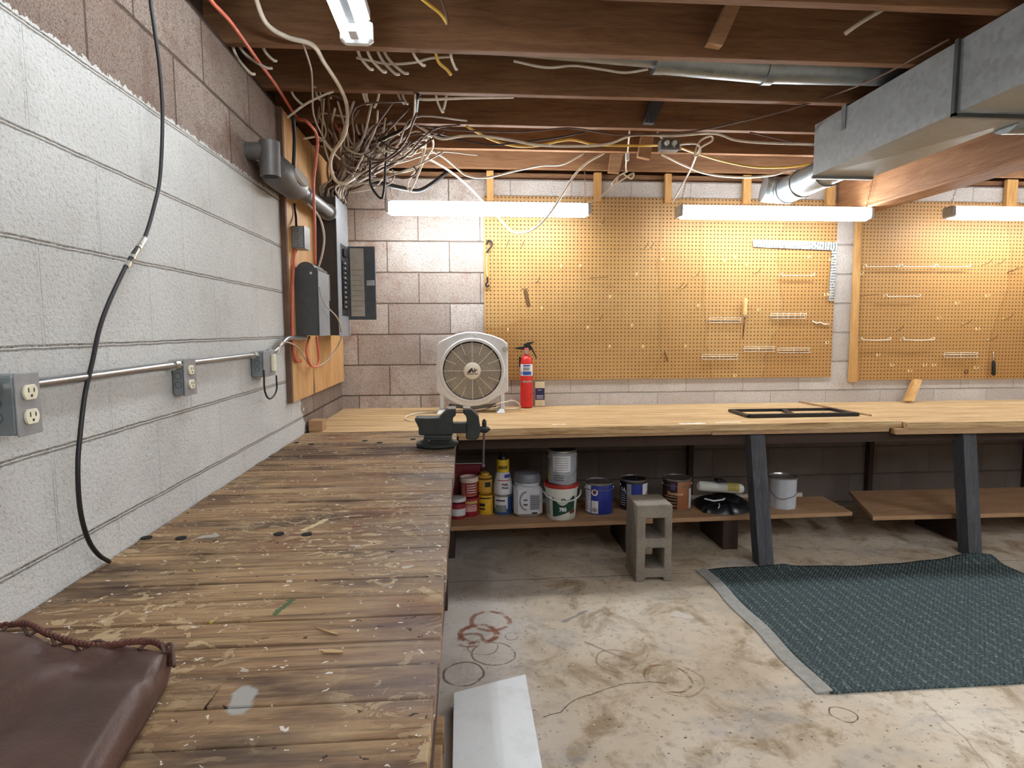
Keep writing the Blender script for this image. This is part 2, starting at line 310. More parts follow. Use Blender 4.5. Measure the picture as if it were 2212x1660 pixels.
# ------------------------------------------------------------------ mesh helpers
class MB:
    def __init__(s): s.v = []; s.f = []
    def add(s, vs, fs):
        o = len(s.v); s.v += [tuple(q) for q in vs]; s.f += [tuple(i+o for i in f) for f in fs]; return s
    def box(s, x0, x1, y0, y1, z0, z1, c=0.0):
        if c <= 0:
            return s.add([(x0, y0, z0), (x1, y0, z0), (x1, y1, z0), (x0, y1, z0), (x0, y0, z1), (x1, y0, z1), (x1, y1, z1), (x0, y1, z1)],
                         [(0, 3, 2, 1), (4, 5, 6, 7), (0, 1, 5, 4), (1, 2, 6, 5), (2, 3, 7, 6), (3, 0, 4, 7)])
        c = min(c, (x1-x0)/2.01, (y1-y0)/2.01, (z1-z0)/2.01)
        rings = []
        for z, q in ((z0, c), (z0+c, 0), (z1-c, 0), (z1, c)):
            X0, X1, Y0, Y1 = x0+q, x1-q, y0+q, y1-q; k = c if q == 0 else c*0.6
            rings.append([(X0+k, Y0, z), (X1-k, Y0, z), (X1, Y0+k, z), (X1, Y1-k, z), (X1-k, Y1, z), (X0+k, Y1, z), (X0, Y1-k, z), (X0, Y0+k, z)])
        fs = [tuple(range(7, -1, -1)), tuple(range(24, 32))]
        for r in range(3):
            for i in range(8):
                j = (i+1) % 8; fs.append((r*8+i, r*8+j, r*8+8+j, r*8+8+i))
        return s.add([q for r in rings for q in r], fs)
    def hull8(s, b, t_):   # 4 bottom points, 4 top points, same order
        return s.add(list(b)+list(t_), [(0, 3, 2, 1), (4, 5, 6, 7), (0, 1, 5, 4), (1, 2, 6, 5), (2, 3, 7, 6), (3, 0, 4, 7)])
    def prism(s, pts, d):  # polygon of 3d points pushed by the vector d
        n = len(pts); P = [Vector(q) for q in pts]; d = Vector(d)
        fs = [tuple(range(n-1, -1, -1)), tuple(range(n, 2*n))] + [(i, (i+1) % n, n+(i+1) % n, n+i) for i in range(n)]
        return s.add(P+[q+d for q in P], fs)
    def tube(s, pts, r, seg=8, cap=True, closed=False):
        P = [Vector(q) for q in pts]; n = len(P); rr = r if isinstance(r, (list, tuple)) else [r]*n
        T = []
        for i in range(n):
            a = P[i-1] if (i > 0 or closed) else P[0]; b = P[(i+1) % n] if (i < n-1 or closed) else P[-1]
            q = b-a; T.append(q.normalized() if q.length > 1e-9 else Vector((0, 0, 1)))
        ref = Vector((0, 0, 1)) if abs(T[0].z) < 0.9 else Vector((1, 0, 0))
        N = (ref - T[0]*ref.dot(T[0])).normalized(); vs = []
        for i in range(n):
            N = (N - T[i]*N.dot(T[i]))
            N = N.normalized() if N.length > 1e-6 else T[i].orthogonal().normalized()
            B = T[i].cross(N)
            for k in range(seg):
                a = 2*PI*k/seg; vs.append(P[i]+(N*math.cos(a)+B*math.sin(a))*rr[i])
        fs = []
        for i in range(n if closed else n-1):
            j = (i+1) % n
            for k in range(seg):
                m = (k+1) % seg; fs.append((i*seg+k, i*seg+m, j*seg+m, j*seg+k))
        if cap and not closed: fs += [tuple(range(seg-1, -1, -1)), tuple(range((n-1)*seg, n*seg))]
        return s.add(vs, fs)
    def lathe(s, prof, c=(0, 0, 0), seg=32, axis='z', cap=True):
        vs = []; n = len(prof); c = Vector(c)
        for (r, h) in prof:
            for k in range(seg):
                a = 2*PI*k/seg; p, q = r*math.cos(a), r*math.sin(a)
                vs.append(c+Vector({'z': (p, q, h), 'y': (q, h, p), 'x': (h, p, q)}[axis]))
        fs = []
        for i in range(n-1):
            for k in range(seg):
                m = (k+1) % seg; fs.append((i*seg+k, i*seg+m, (i+1)*seg+m, (i+1)*seg+k))
        if cap: fs += [tuple(range(seg-1, -1, -1)), tuple(range((n-1)*seg, n*seg))]
        return s.add(vs, fs)
    def arc(s, cx, cy, r, z0, z1, a0, a1, seg=20, th=0.0006):  # curved patch, angle 0 = towards -y
        vs = []
        for rr in (r, r+th):
            for i in range(seg+1):
                a = a0+(a1-a0)*i/seg
                for z in (z0, z1): vs.append((cx+rr*math.sin(a), cy-rr*math.cos(a), z))
        k = 2*(seg+1); fs = []
        for i in range(seg):
            fs += [(k+2*i, k+2*i+2, k+2*i+3, k+2*i+1), (2*i, 2*i+1, 2*i+3, 2*i+2), (2*i, 2*i+2, k+2*i+2, k+2*i), (2*i+1, k+2*i+1, k+2*i+3, 2*i+3)]
        return s.add(vs, fs)
    def build(s, name, m, parent=None, smooth=False, bevel=0.0, origin=None, solid=0.0, seg=2):
        me = bpy.data.meshes.new(name); o = bpy.data.objects.new(name, me); COL.objects.link(o)
        off = Vector(parent['_o']) if (parent is not None and '_o' in parent) else Vector((0, 0, 0))
        if parent is None and origin is not None: o.location = origin; off = Vector(origin)
        if parent is not None: o.parent = parent
        me.from_pydata([tuple(Vector(q)-off) for q in s.v], [], s.f); me.update()
        import bmesh
        bm = bmesh.new(); bm.from_mesh(me); bmesh.ops.recalc_face_normals(bm, faces=bm.faces); bm.to_mesh(me); bm.free()
        me.materials.append(m)
        if smooth:
            for p in me.polygons: p.use_smooth = True
            if smooth != 'all': me.set_sharp_from_angle(angle=math.radians(38))
        if bevel:
            b = o.modifiers.new('b', 'BEVEL'); b.width = bevel; b.segments = seg; b.limit_method = 'ANGLE'; b.angle_limit = math.radians(40)
        if parent is not None: o['_o'] = tuple(off)
        else: o['_o'] = tuple(off)
        return o
def spline(pts, k=6):
    P = [Vector(q) for q in pts]; out = []
    for i in range(len(P)-1):
        a = P[i-1] if i else P[0]*2-P[1]; b, c = P[i], P[i+1]; d = P[i+2] if i+2 < len(P) else P[-1]*2-P[-2]
        for j in range(k):
            t = j/k; out.append(0.5*((2*b)+(c-a)*t+(2*a-5*b+4*c-d)*t*t+(3*b-a-3*c+d)*t**3))
    out.append(P[-1]); return out
def tag(o, label, cat, group=None, kind=None):
    if label: o['label'] = label
    if cat: o['category'] = cat
    if group: o['group'] = group
    if kind: o['kind'] = kind
    return o
def thing(name, loc, label, cat, group=None):
    o = bpy.data.objects.new(name, None); COL.objects.link(o); o.location = loc; o['_o'] = tuple(loc); o.empty_display_size = 0.05
    return tag(o, label, cat, group)
def struct(name, mb, m, **kw):
    o = mb.build(name, m, **kw); o['kind'] = 'structure'; return o
def copy_tree(o, parent=None):
    c = o.copy(); COL.objects.link(c)
    if parent is not None: c.parent = parent; c.matrix_parent_inverse = o.matrix_parent_inverse
    for ch in [q for q in bpy.data.objects if q.parent == o]: copy_tree(ch, c)
    return c
def text_mb(s, size, fn, extrude=0.0004, bold=0.0, align='CENTER', shear=0.0):
    """letters as a mesh; fn maps flat (x, y, z) to a world point"""
    cu = bpy.data.curves.new('t', 'FONT'); cu.body = s; cu.size = size; cu.extrude = extrude; cu.align_x = align; cu.align_y = 'CENTER'; cu.offset = bold; cu.shear = shear
    o = bpy.data.objects.new('t', cu); COL.objects.link(o)
    dg = bpy.context.evaluated_depsgraph_get(); me = bpy.data.meshes.new_from_object(o.evaluated_get(dg))
    mb = MB(); mb.add([fn(*v.co) for v in me.vertices], [tuple(p.vertices) for p in me.polygons])
    bpy.data.objects.remove(o); bpy.data.meshes.remove(me); return mb
def on_cyl(cx, cy, r, a0, z):
    return lambda x, y, t: (cx+(r+0.0008+t)*math.sin(a0+x/r), cy-(r+0.0008+t)*math.cos(a0+x/r), z+y)
def on_front(x0, y0, z0): return lambda x, y, t: (x0+x, y0-t, z0+y)
def on_side(x0, y0, z0): return lambda x, y, t: (x0+t, y0+x, z0+y)     # faces +x
# ------------------------------------------------------------------ materials
M_left = block_mat('painted_block', 'y', 2.592+40.64, True)
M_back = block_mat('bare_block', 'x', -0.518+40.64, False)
M_floor = floor_mat(); M_peg = pegboard_mat(); M_rug = rug_mat()
M_joist = wood_mat('joist_wood', (102, 70, 50), (134, 96, 68), (156, 118, 84), 'x', 1.0, 0.7, knots=True)
M_beam = wood_mat('girder_wood', (130, 90, 62), (160, 116, 82), (180, 138, 102), 'y', 1.0, 0.65)
M_deck = wood_mat('subfloor_wood', (70, 52, 44), (90, 66, 54), (104, 78, 64), 'y', 1.0, 0.8)
M_bench = wood_mat('worn_bench_wood', (104, 76, 56), (160, 126, 92), (196, 166, 124), 'x', 1.0, 0.7, 1.0, 0.002, True)
M_new = wood_mat('pale_bench_wood', (172, 136, 92), (200, 166, 120), (214, 186, 142), 'x', 1.0, 0.7, 0.0, 0.0012)
M_fascia = wood_mat('fascia_wood', (150, 116, 84), (178, 142, 106), (196, 164, 126), 'x', 1.0, 0.7)
M_shelf = wood_mat('shelf_wood', (140, 104, 76), (172, 134, 100), (188, 150, 114), 'x', 1.0, 0.7)
M_stud = wood_mat('stud_wood', (170, 122, 70), (200, 152, 92), (214, 172, 114), 'z', 1.0, 0.7)
M_ply = wood_mat('plywood', (176, 126, 76), (204, 156, 102), (218, 178, 126), 'z', 1.0, 0.6)
M_leg = wood_mat('weathered_leg_wood', (56, 56, 59), (76, 76, 80), (98, 98, 102), 'z', 1.2, 0.8)
M_dark = plain('dark_wood', (62, 44, 34), 0.85)
M_galv = galv_mat('galvanized_steel'); M_duct = galv_mat('duct_steel', (158, 164, 166), 0.5, 0.25)
M_conduit = plain('conduit_steel', (176, 178, 180), 0.28, 0.9, 0.08)
M_iron = plain('dark_enamel', (84, 88, 90), 0.45, 0.3)
M_blackp = plain('black_plastic', (24, 24, 26), 0.4); M_white = plain('white_plastic', (226, 228, 228), 0.4)
M_cable_w = plain('pale_cable', (232, 222, 204), 0.5); M_cable_g = plain('grey_cable', (196, 186, 172), 0.5)
M_cable_y = plain('yellow_cable', (226, 186, 84), 0.5); M_cable_o = plain('orange_cord', (226, 118, 92), 0.5)
M_cable_b = plain('black_cable', (28, 27, 28), 0.45); M_cable_br = plain('brown_cable', (104, 78, 66), 0.55)
M_chrome = plain('bright_metal', (212, 208, 200), 0.25, 0.95, 0.05); M_brass = plain('brassy_wire', (238, 218, 166), 0.3, 0.1); M_rack = plain('plated_wire', (236, 230, 216), 0.3, 0.15)
M_rust = plain('rusty_wire', (110, 72, 44), 0.6, 0.4)
M_ivory = plain('ivory_plastic', (236, 230, 204), 0.35); M_ink = plain('dark_ink', (30, 30, 32), 0.6)

# ------------------------------------------------------------------ the room
XR, YN, ZC = 7.2, -7.6, 2.547
struct('floor', MB().box(-0.3, XR, YN, 0.3, -0.12, 0), M_floor)
struct('wall_left', MB().box(-0.2, 0, YN, 0.0, 0, 2.265), M_left)
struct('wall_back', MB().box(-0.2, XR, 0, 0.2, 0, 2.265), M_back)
struct('wall_right', MB().box(XR, XR+0.2, YN, 0.2, 0, ZC), M_left)
struct('wall_front', MB().box(-0.2, XR+0.2, YN-0.2, YN, 0, ZC), M_back)
struct('ceiling', MB().box(-0.2, XR, YN, 0.2, ZC, ZC+0.03), M_deck)
struct('trim_1', MB().box(-0.18, -0.03, YN, 0.0, 2.265, 2.31).box(-0.18, -0.1, YN, 0.1, 2.31, ZC), M_dark)     # sill on the left wall
struct('trim_2', MB().box(-0.03, XR, 0.02, 0.17, 2.265, 2.31).box(-0.1, XR, 0.12, 0.16, 2.31, ZC), M_joist)   # sill and rim on the back wall
# joists
jy = [-0.10-0.4035*k for k in range(19)]
jgroup = 'wooden floor joists overhead'
ords = {0: 'wooden ceiling joist nearest the back wall, above the pegboards', 1: 'second wooden ceiling joist from the back wall, wires stapled beneath it',
        2: 'third wooden ceiling joist from the back wall', 3: 'fourth wooden ceiling joist from the back wall, just behind the silver duct pipe',
        4: 'wooden ceiling joist in front of the silver pipe, beside the end of the tube light', 5: 'nearest wooden ceiling joist, seen at the top right edge'}
for k, y in enumerate(jy):
    o = MB().box(-0.1, XR, y, y+0.038, 2.31, ZC).build('floor_joist', M_joist, bevel=0.002, origin=(3, y, 2.31))
    tag(o, ords.get(k, 'wooden ceiling joist overhead behind the viewer'), 'joist', jgroup)
# girder
o = MB().box(3.375, 3.51, YN, -0.005, 2.056, 2.309).box(3.365, 3.52, YN, -0.005, 2.04, 2.056).build('ceiling_beam', M_beam, bevel=0.003, origin=(3.44, -3, 2.04))
tag(o, 'heavy brown wooden girder running overhead from the back wall, beside the grey duct', 'beam')
# bridging blocks between the joists (px corners, plane y)
def brace(pts, y, d, label, m=M_shelf):
    o = MB().prism([at(a, b, y) for a, b in pts], (0, d, 0)).build('joist_bridging', m, bevel=0.002)
    tag(o, label, 'bridging')
brace([(1530, 92), (1562, 98), (1604, 4), (1572, 4)], -1.79, 0.04, 'pale diagonal bridging block between joists at the top of the picture')
brace([(1392, 265), (1414, 266), (1436, 216), (1404, 214)], -0.97, 0.035, 'diagonal bridging block hanging beneath the second joist gap, above the metal outlet box', M_leg)
brace([(1378, 338), (1405, 344), (1413, 295), (1386, 293)], -0.56, 0.035, 'diagonal bridging block just left of the metal outlet box')
brace([(1315, 372), (1338, 374), (1347, 332), (1320, 331)], -0.15, 0.035, 'diagonal bridging block above the pegboard, left of the white inline switch')
# furring strips between joist and pegboard
for x0, x1, lb in ((.969, 1.014, 'above the left end of the left pegboard'), (1.679, 1.728, 'above the pegboard between the first two shop lights'), (2.158, 2.202, 'above the left end of the middle shop light'), (2.697, 2.752, 'left of the flexible round duct'), (3.284, 3.345, 'right of the flexible round duct, beside the girder'), (4.597, 4.676, 'at the right edge of the picture above the right pegboard')):
    o = MB().box(x0, x1, -0.04, -0.012 if x1 < 9 else 0, 2.12, 2.309).build('furring_strip', M_stud, bevel=0.0015, origin=(x0, -0.03, 2.12))
    tag(o, 'short upright wooden furring strip '+lb, 'furring strip', 'furring strips over the pegboards')
# ------------------------------------------------------------------ pegboards
def pegboard(name, x0, x1, z0, z1, label):
    o = MB().box(x0, x1, -0.012, -0.006, z0, z1).build(name, M_peg, bevel=0.0005, origin=(x0, -0.01, z0))
    tag(o, label, 'pegboard')
pegboard('pegboard', 0.948, 3.388, 0.938, 2.155, 'large brown pegboard behind the fan and fire extinguisher, with water stains')
pegboard('pegboard', 3.52, 5.3, 0.912, 2.155, 'brown pegboard to the right of the girder, framed by a wooden strip')
o = MB().hull8([(3.515, -0.036, .9), (3.572, -0.036, .9), (3.572, -.013, .9), (3.515, -.013, .9)], [(3.508, -0.036, 2.04), (3.545, -0.036, 2.04), (3.545, -.013, 2.04), (3.508, -.013, 2.04)]).build('wooden_strip', M_stud, bevel=0.002, origin=(3.54, -0.02, .9))
tag(o, 'upright wooden strip nailed along the left edge of the right pegboard', 'wooden strip')
MB_ = MB().tube([(3.45, -0.02, 0.93), (3.45, -0.02, 0.94)], 0.001)
# ------------------------------------------------------------------ left workbench
def edge_x(y): return 0.772
root = thing('workbench', (0.38, -2.4, 0), 'long worn plank workbench along the white block wall, spattered with paint', 'workbench')
ys = [-0.955, -1.04, -1.13, -1.215, -1.30, -1.385, -1.47, -1.532, -1.61, -1.692, -1.78, -1.884, -1.96, -2.041, -2.12, -2.209, -2.292, -2.375, -2.454, -2.542, -2.624, -2.709, -2.799, -2.882, -2.968, -3.054, -3.132, -3.22, -3.302]
while ys[-1] > -4.6: ys.append(ys[-1]-0.086)
HOLES = [(0.034, -1.226), (0.114, -1.275), (0.344, -1.21), (0.42, -1.263), (0.567, -1.19), (0.014, -2.50), (0.102, -2.51), (0.339, -2.50), (0.411, -2.51)]
for i in range(len(ys)-1):
    y1, y0 = ys[i], ys[i+1]; g = 0.0019; j = random.uniform(-.003, .003); sk = 0.004
    xe0, xe1 = edge_x(y0)+j, edge_x(y1)+j
    ends = [(0.004, xe0, xe1)]
    if i == 27 and False: pass
    dz = random.uniform(-.0015, .0015)
    if abs(y1+3.132) < .002:     # the board with a butt joint
        ends = [(0.004, 0.452, 0.462), (0.456, xe0, xe1)]
    for q, (xa, xb0, xb1) in enumerate(ends):
        m = MB().hull8([(xa, y0+g, .722), (xb0, y0+g+sk*0, .722), (xb1, y1-g, .722), (xa, y1-g, .722)], [(xa, y0+g, .76+dz), (xb0, y0+g, .76+dz), (xb1, y1-g, .76+dz), (xa, y1-g, .76+dz)])
        m.build('plank', M_bench, root, bevel=0.0025)
hm = MB()
for hx, hy in HOLES: hm.lathe([(0.013, .757), (0.013, .7622)], (hx, hy, 0), 16)
o = hm.build('bolt_hole', plain('hole_black', (16, 14, 13), 0.9), root); o['kind'] = 'stuff'
MB().box(.728, .766, -4.6, -.97, .63, .7215).build('apron', M_dark, root, bevel=0.002)
for y in (-1.3, -2.9, -4.3):
    MB().box(edge_x(y)-.11, edge_x(y)-.045, y-.09, y, 0, .63).build('leg', M_dark, root, bevel=0.002)
    MB().box(0.01, .10, y-.09, y, 0, .7215).build('leg', M_dark, root, bevel=0.002)
MB().box(.10, edge_x(-2.9)-.11, -2.93, -2.89, .55, .63).build('cross_brace', M_dark, root)
# low stretcher scraps by the floor
o = MB().box(.58, .742, -2.32, -2.24, 0, .07).box(.58, .742, -2.55, -2.40, 0, .09).build('scrap_lumber', M_fascia, bevel=0.002, origin=(.66, -2.3, 0))
tag(o, 'offcuts of lumber lying on the floor beneath the near workbench edge', 'lumber')
# ------------------------------------------------------------------ back workbench
root = thing('workbench', (2.4, -0.45, 0), 'pale plank workbench along the back wall under the pegboards, on grey legs', 'workbench')
sec1 = [(0.0, -.004, -.2), (0.0, -.2, -.405), (0.0, -.405, -.63), (0.0, -.63, -.885)]
for i, (x0, a, b) in enumerate(sec1):
    x1 = 3.168+0.02*i+(0.035 if i == 3 else 0); z = .76+random.uniform(-.001, .001)
    xl = (0.0, 0.0, 0.0, 0.0)[i]
    if i == 3:
        MB().hull8([(0.02, -.952, .722), (.772, -.952, .722), (.772, a-.001, .722), (0.02, a-.001, .722)], [(0.02, -.952, z), (.772, -.952, z), (.772, a-.001, z), (0.02, a-.001, z)]).build('plank', M_new, root, bevel=0.002)
        MB().hull8([(.774, -.93, .722), (x1, b, .722), (x1, a-.001, .722), (.774, a-.001, .722)], [(.774, -.93, z), (x1, b, z), (x1, a-.001, z), (.774, a-.001, z)]).build('plank', M_new, root, bevel=0.002)
    else:
        MB().box(0.006, x1, b+.003, a-.001, .722, z).build('plank', M_new, root, bevel=0.002)
for i, (a, b) in enumerate([(-.004, -.19), (-.19, -.345), (-.345, -.56), (-.56, -.76), (-.76, -.93)]):
    x0 = 3.178+0.022*i; z = .757+random.uniform(-.001, .001)
    MB().hull8([(x0, b+.001, .722), (6.4, b-.03, .722), (6.4, a-.031, .722), (x0-.01, a-.001, .722)] if i else [(x0, b+.001, .722), (6.4, b-.03, .722), (6.4, a, .722), (x0-.01, a-.001, .722)],
               [(x0, b+.001, z), (6.4, b-.03, z), (6.4, a-.031, z), (x0-.01, a-.001, z)] if i else [(x0, b+.001, z), (6.4, b-.03, z), (6.4, a, z), (x0-.01, a-.001, z)]).build('plank', M_new, root, bevel=0.002)
MB().hull8([(.78, -.945, .705), (2.155, -.90, .705), (2.155, -.86, .705), (.78, -.89, .705)], [(.78, -.945, .7215), (2.155, -.90, .7215), (2.155, -.86, .7215), (.78, -.89, .7215)]).build('fascia', M_fascia, root, bevel=0.002)
MB().hull8([(2.16, -.895, .70), (3.19, -.885, .70), (3.19, -.84, .70), (2.16, -.84, .70)], [(2.16, -.895, .7215), (3.19, -.885, .7215), (3.19, -.84, .7215), (2.16, -.84, .7215)]).build('fascia', M_fascia, root, bevel=0.002)
MB().hull8([(3.2, -.925, .69), (6.4, -.955, .69), (6.4, -.91, .69), (3.2, -.88, .69)], [(3.2, -.925, .7215), (6.4, -.955, .7215), (6.4, -.91, .7215), (3.2, -.88, .7215)]).build('fascia', M_fascia, root, bevel=0.002)
for (xt, xb, yb) in ((2.375, 2.39, -1.0), (3.62, 3.625, -.97)):
    for k in range(2):
        o_ = k*.046
        MB().hull8([(xb+o_, yb-.02+.01*k, 0.0), (xb+.043+o_, yb-.02+.01*k, 0.0), (xb+.043+o_, yb+.06, 0.0), (xb+o_, yb+.06, 0.0)],
                   [(xt+o_, -.90+.01*k, .695), (xt+.043+o_, -.90+.01*k, .695), (xt+.043+o_, -.82, .695), (xt+o_, -.82, .695)]).build('leg', M_leg, root, bevel=0.003)
for x in (2.36, 3.68, 4.9):
    MB().box(x, x+.035, -.05, -.004, 0, .72).build('dark_upright', M_dark, root, bevel=0.002)  # narrow dark uprights against the back wall
MB().box(0.78, 6.3, -.86, -.82, .64, .70).build('apron', M_dark, root)
o = MB().box(.015, .085, -.93, -.84, .762, .85).build('wood_block', M_fascia, bevel=0.002, origin=(.05, -.88, .762)); 
o = o; o.scale = (1, 1, .62); tag(o, 'small wood block wedged in the corner of the benches against the white wall', 'wood block')
# ------------------------------------------------------------------ low shelves
root = thing('shelf', (1.9, -.6, .19), 'low wooden shelf board holding paint cans, under the left part of the back bench', 'shelf')
MB().hull8([(.62, -.80, .17), (3.10, -.735, .17), (3.12, -.40, .17), (.62, -.38, .17)], [(.62, -.80, .195), (3.10, -.735, .195), (3.12, -.40, .195), (.62, -.38, .195)]).build('shelf_board', M_shelf, root, bevel=0.002)
MB().box(1.2, 3.0, -.376, -.362, .17, .212).build('back_lath', plain('pale_lath', (214, 204, 186), 0.6), root)
for x in (.66, 1.72, 2.3): MB().box(x, x+.09, -.76, -.42, 0, .17).build('support_block', M_dark, root)
root = thing('shelf', (4.2, -.6, .19), 'empty low wooden shelf board at right, with a diagonal cut end', 'shelf')
MB().hull8([(3.16, -.83, .17), (6.2, -.87, .17), (6.2, -.33, .17), (3.37, -.30, .17)], [(3.16, -.83, .195), (6.2, -.87, .195), (6.2, -.33, .195), (3.37, -.30, .195)]).build('shelf_board', M_shelf, root, bevel=0.002)
for x in (3.75, 5.2): MB().box(x, x+.09, -.76, -.42, 0, .17).build('support_block', M_dark, root)
# ------------------------------------------------------------------ rug
rm = MB(); nx, ny = 90, 60; vs = []
for j in range(ny+1):
    for i in range(nx+1):
        u, v = i/nx, j/ny; x = 2.085+u*(3.70-2.085); y = -2.135+v*(1.085)
        y += (0.02*math.sin(u*9)+0.03*math.exp(-((x-3.66)/.12)**2))*v
        z = 0.009+0.0015*math.sin(x*23+y*11)+0.02*math.exp(-((x-2.5)/.06)**2-((y+1.07)/.03)**2)+0.035*math.exp(-((x-3.62)/.16)**2-((y+1.05)/.05)**2)
        vs.append((x, y, z))
fs = [(j*(nx+1)+i, j*(nx+1)+i+1, (j+1)*(nx+1)+i+1, (j+1)*(nx+1)+i) for j in range(ny) for i in range(nx)]
b0 = len(vs); per = [i for i in range(nx+1)]+[j*(nx+1)+nx for j in range(1, ny+1)]+[ny*(nx+1)+i for i in range(nx-1, -1, -1)]+[j*(nx+1) for j in range(ny-1, 0, -1)]
vs2 = vs+[(vs[i][0], vs[i][1], 0.001) for i in per]
fs += [(per[k], per[(k+1) % len(per)], b0+(k+1) % len(per), b0+k) for k in range(len(per))]
root = thing('rug', (2.9, -1.6, 0), 'dark teal woven rug with a pale bound edge on the concrete floor', 'rug')
rm.add(vs2, fs); rm.build('rug_pile', M_rug, root, smooth='all')
mb = MB(); st = []
for k in range(25):
    y = -2.13+k*1.08/24; st.append((2.03+.006*math.sin(y*14), y))
for k in range(24):
    (xa, ya), (xb, yb) = st[k], st[k+1]
    mb.hull8([(xa, ya, .001), (xa+.058, ya, .001), (xb+.058, yb, .001), (xb, yb, .001)], [(xa, ya, .006), (xa+.06, ya, .013), (xb+.06, yb, .013), (xb, yb, .006)])
mb.build('bound_edge', plain('rug_binding', (158, 156, 150), 0.9, 0, .15, 40, .001), root)
# ------------------------------------------------------------------ white board on floor
P0, P1, P2, P3 = at(980, 1497, .045, 'z'), at(1135, 1457, .045, 'z'), at(1172, 1660, .045, 'z'), at(977, 1660, .045, 'z')
d = (P2-P1).normalized(); P2 = P1+d*1.1; P3 = P0+(P3-P0).normalized()*1.02
mid0, mid1 = (P0+P1)/2+Vector((.02, 0, .006)), (P3+P2)/2+Vector((.02, 0, .006))
t = NT('scuffed_white_board'); p = t.pos(); n1 = t.noise(p, 12, 5, .6); n2 = t.noise(p, 90, 4, .7)
c = t.mix(t.math('MULTIPLY', t.step(n1, .5, .75), .4), rgb(236, 240, 242), rgb(206, 208, 206)); c = t.mix(t.math('MULTIPLY', t.step(n2, .66, .72), .6), c, rgb(90, 84, 78))
M_wb = t.done(c, .45)
o = MB().prism([P0, mid0, P1, P2, mid1, P3], (0, 0, -.035)).build('white_board', M_wb, bevel=.002, origin=(P0.x, P0.y, 0)); 
tag(o, 'scuffed white panel lying on the floor beside the near workbench', 'board')
# ------------------------------------------------------------------ cinder block
bx, by = 1.668, -1.165; root = thing('cinder_block', (bx+.09, by+.1, 0), 'grey two-hole concrete cinder block standing on end before the shelf', 'cinder block')
def blk():
    import bmesh
    W, D, H = .185, .2, .40
    hs = [(.048, .145, .225, .33), (.048, .145, .07, .175)]
    xs = [0, .048, .145, W]; zs = [0, .02, .07, .175, .225, .33, H]
    m = MB(); 
    def solid(i, k):
        if i == 1 and (k == 2 or k == 4): return False
        if i == 1 and k == 0: return False
        return True
    for i in range(3):
        for k in range(6):
            if not solid(i, k): continue
            x0, x1, z0, z1 = xs[i], xs[i+1], zs[k], zs[k+1]
            A = [(x0, 0, z0), (x1, 0, z0), (x1, 0, z1), (x0, 0, z1)]; B = [(q[0], D, q[2]) for q in A]; vs = A+B
            fs = [(0, 1, 2, 3), (7, 6, 5, 4)]
            for (di, dk, f) in ((0, -1, (0, 4, 5, 1)), (1, 0, (1, 5, 6, 2)), (0, 1, (2, 6, 7, 3)), (-1, 0, (3, 7, 4, 0))):
                a, b = i+di, k+dk
                if not (0 <= a < 3 and 0 <= b < 6) or not solid(a, b): fs.append(f)
            m.add([(bx+q[0], by+q[1], q[2]) for q in vs], fs)
    return m
t = NT('concrete_block'); p = t.pos(); n1 = t.noise(p, 150, 3, .7); n2 = t.noise(p, 6, 4)
c = t.mix(t.step(n2, .35, .7), rgb(134, 124, 112), rgb(160, 152, 140)); c = t.mix(t.math('MULTIPLY', t.math('SUBTRACT', 1.0, t.step(n1, .35, .45)), .6), c, rgb(90, 80, 70))
M_cb = t.done(c, .95, 0, t.bump(n1, .003), .2)
o = blk().build('block_body', M_cb, root)
wm = o.modifiers.new('w', 'WELD'); wm.merge_threshold = .0001; bv = o.modifiers.new('b', 'BEVEL'); bv.width = .008; bv.segments = 3; bv.limit_method = 'ANGLE'
# ------------------------------------------------------------------ ceiling tube light in view, plus unseen fill lights
M_tube1 = emis('lit_ceiling_tube', (0.88, 0.95, 1.0), LAMP1); M_fill_tube = emis('lit_ceiling_tube', (0.88, 0.95, 1.0), LAMP_FILL); M_lens = emis('lit_shop_light_lens', (0.91, 0.96, 1.0), LAMP)  # the second tube material serves only the added fill lights
def ceiling_light(x, y1, L, label, M_tube=M_fill_tube):
    root = thing('ceiling_light', (x, y1-L/2, 2.31), label, 'light fixture', 'tube lights fixed to the joists')
    MB().box(x-.045, x+.045, y1-L, y1, 2.262, 2.309, .01).build('housing', M_white, root, smooth=True)
    MB().box(x-.012, x+.012, y1-L+.02, y1-.06, 2.222, 2.262).build('reflector', plain('lamp_grey', (80, 80, 82), .5), root)
    for s in (-1, 1): MB().tube([(x+s*.031, y1-L+.03, 2.228), (x+s*.031, y1-.03, 2.228)], .0175, 14).build('tube', M_tube, root, smooth=True)
    for yy in (y1, y1-L): MB().box(x-.052, x+.052, yy-.022, yy+.022, 2.2, 2.275, .012).build('end_cap', M_white, root, smooth=True)
    MB().box(x-.016, x+.016, y1-.09, y1-.03, 2.2, 2.24, .004).build('tube_clip', M_white, root)
ceiling_light(.482, -1.975, 1.22, 'double tube ceiling light above the left workbench, seen end on', M_tube1)
ceiling_light(3.0, -3.1, 1.22, 'added unseen double tube fill light over the open floor behind the viewer')  # from here on, fixtures added out of view to brighten the room
ceiling_light(1.9, -4.3, 1.22, 'added unseen double tube fill light behind the viewer')
ceiling_light(4.4, -4.3, 1.22, 'added unseen double tube fill light behind and right of the viewer')
ceiling_light(3.2, -5.9, 1.22, 'added unseen double tube fill light at the rear of the basement')
ceiling_light(5.3, -2.6, 1.22, 'added unseen double tube fill light far right of the girder')
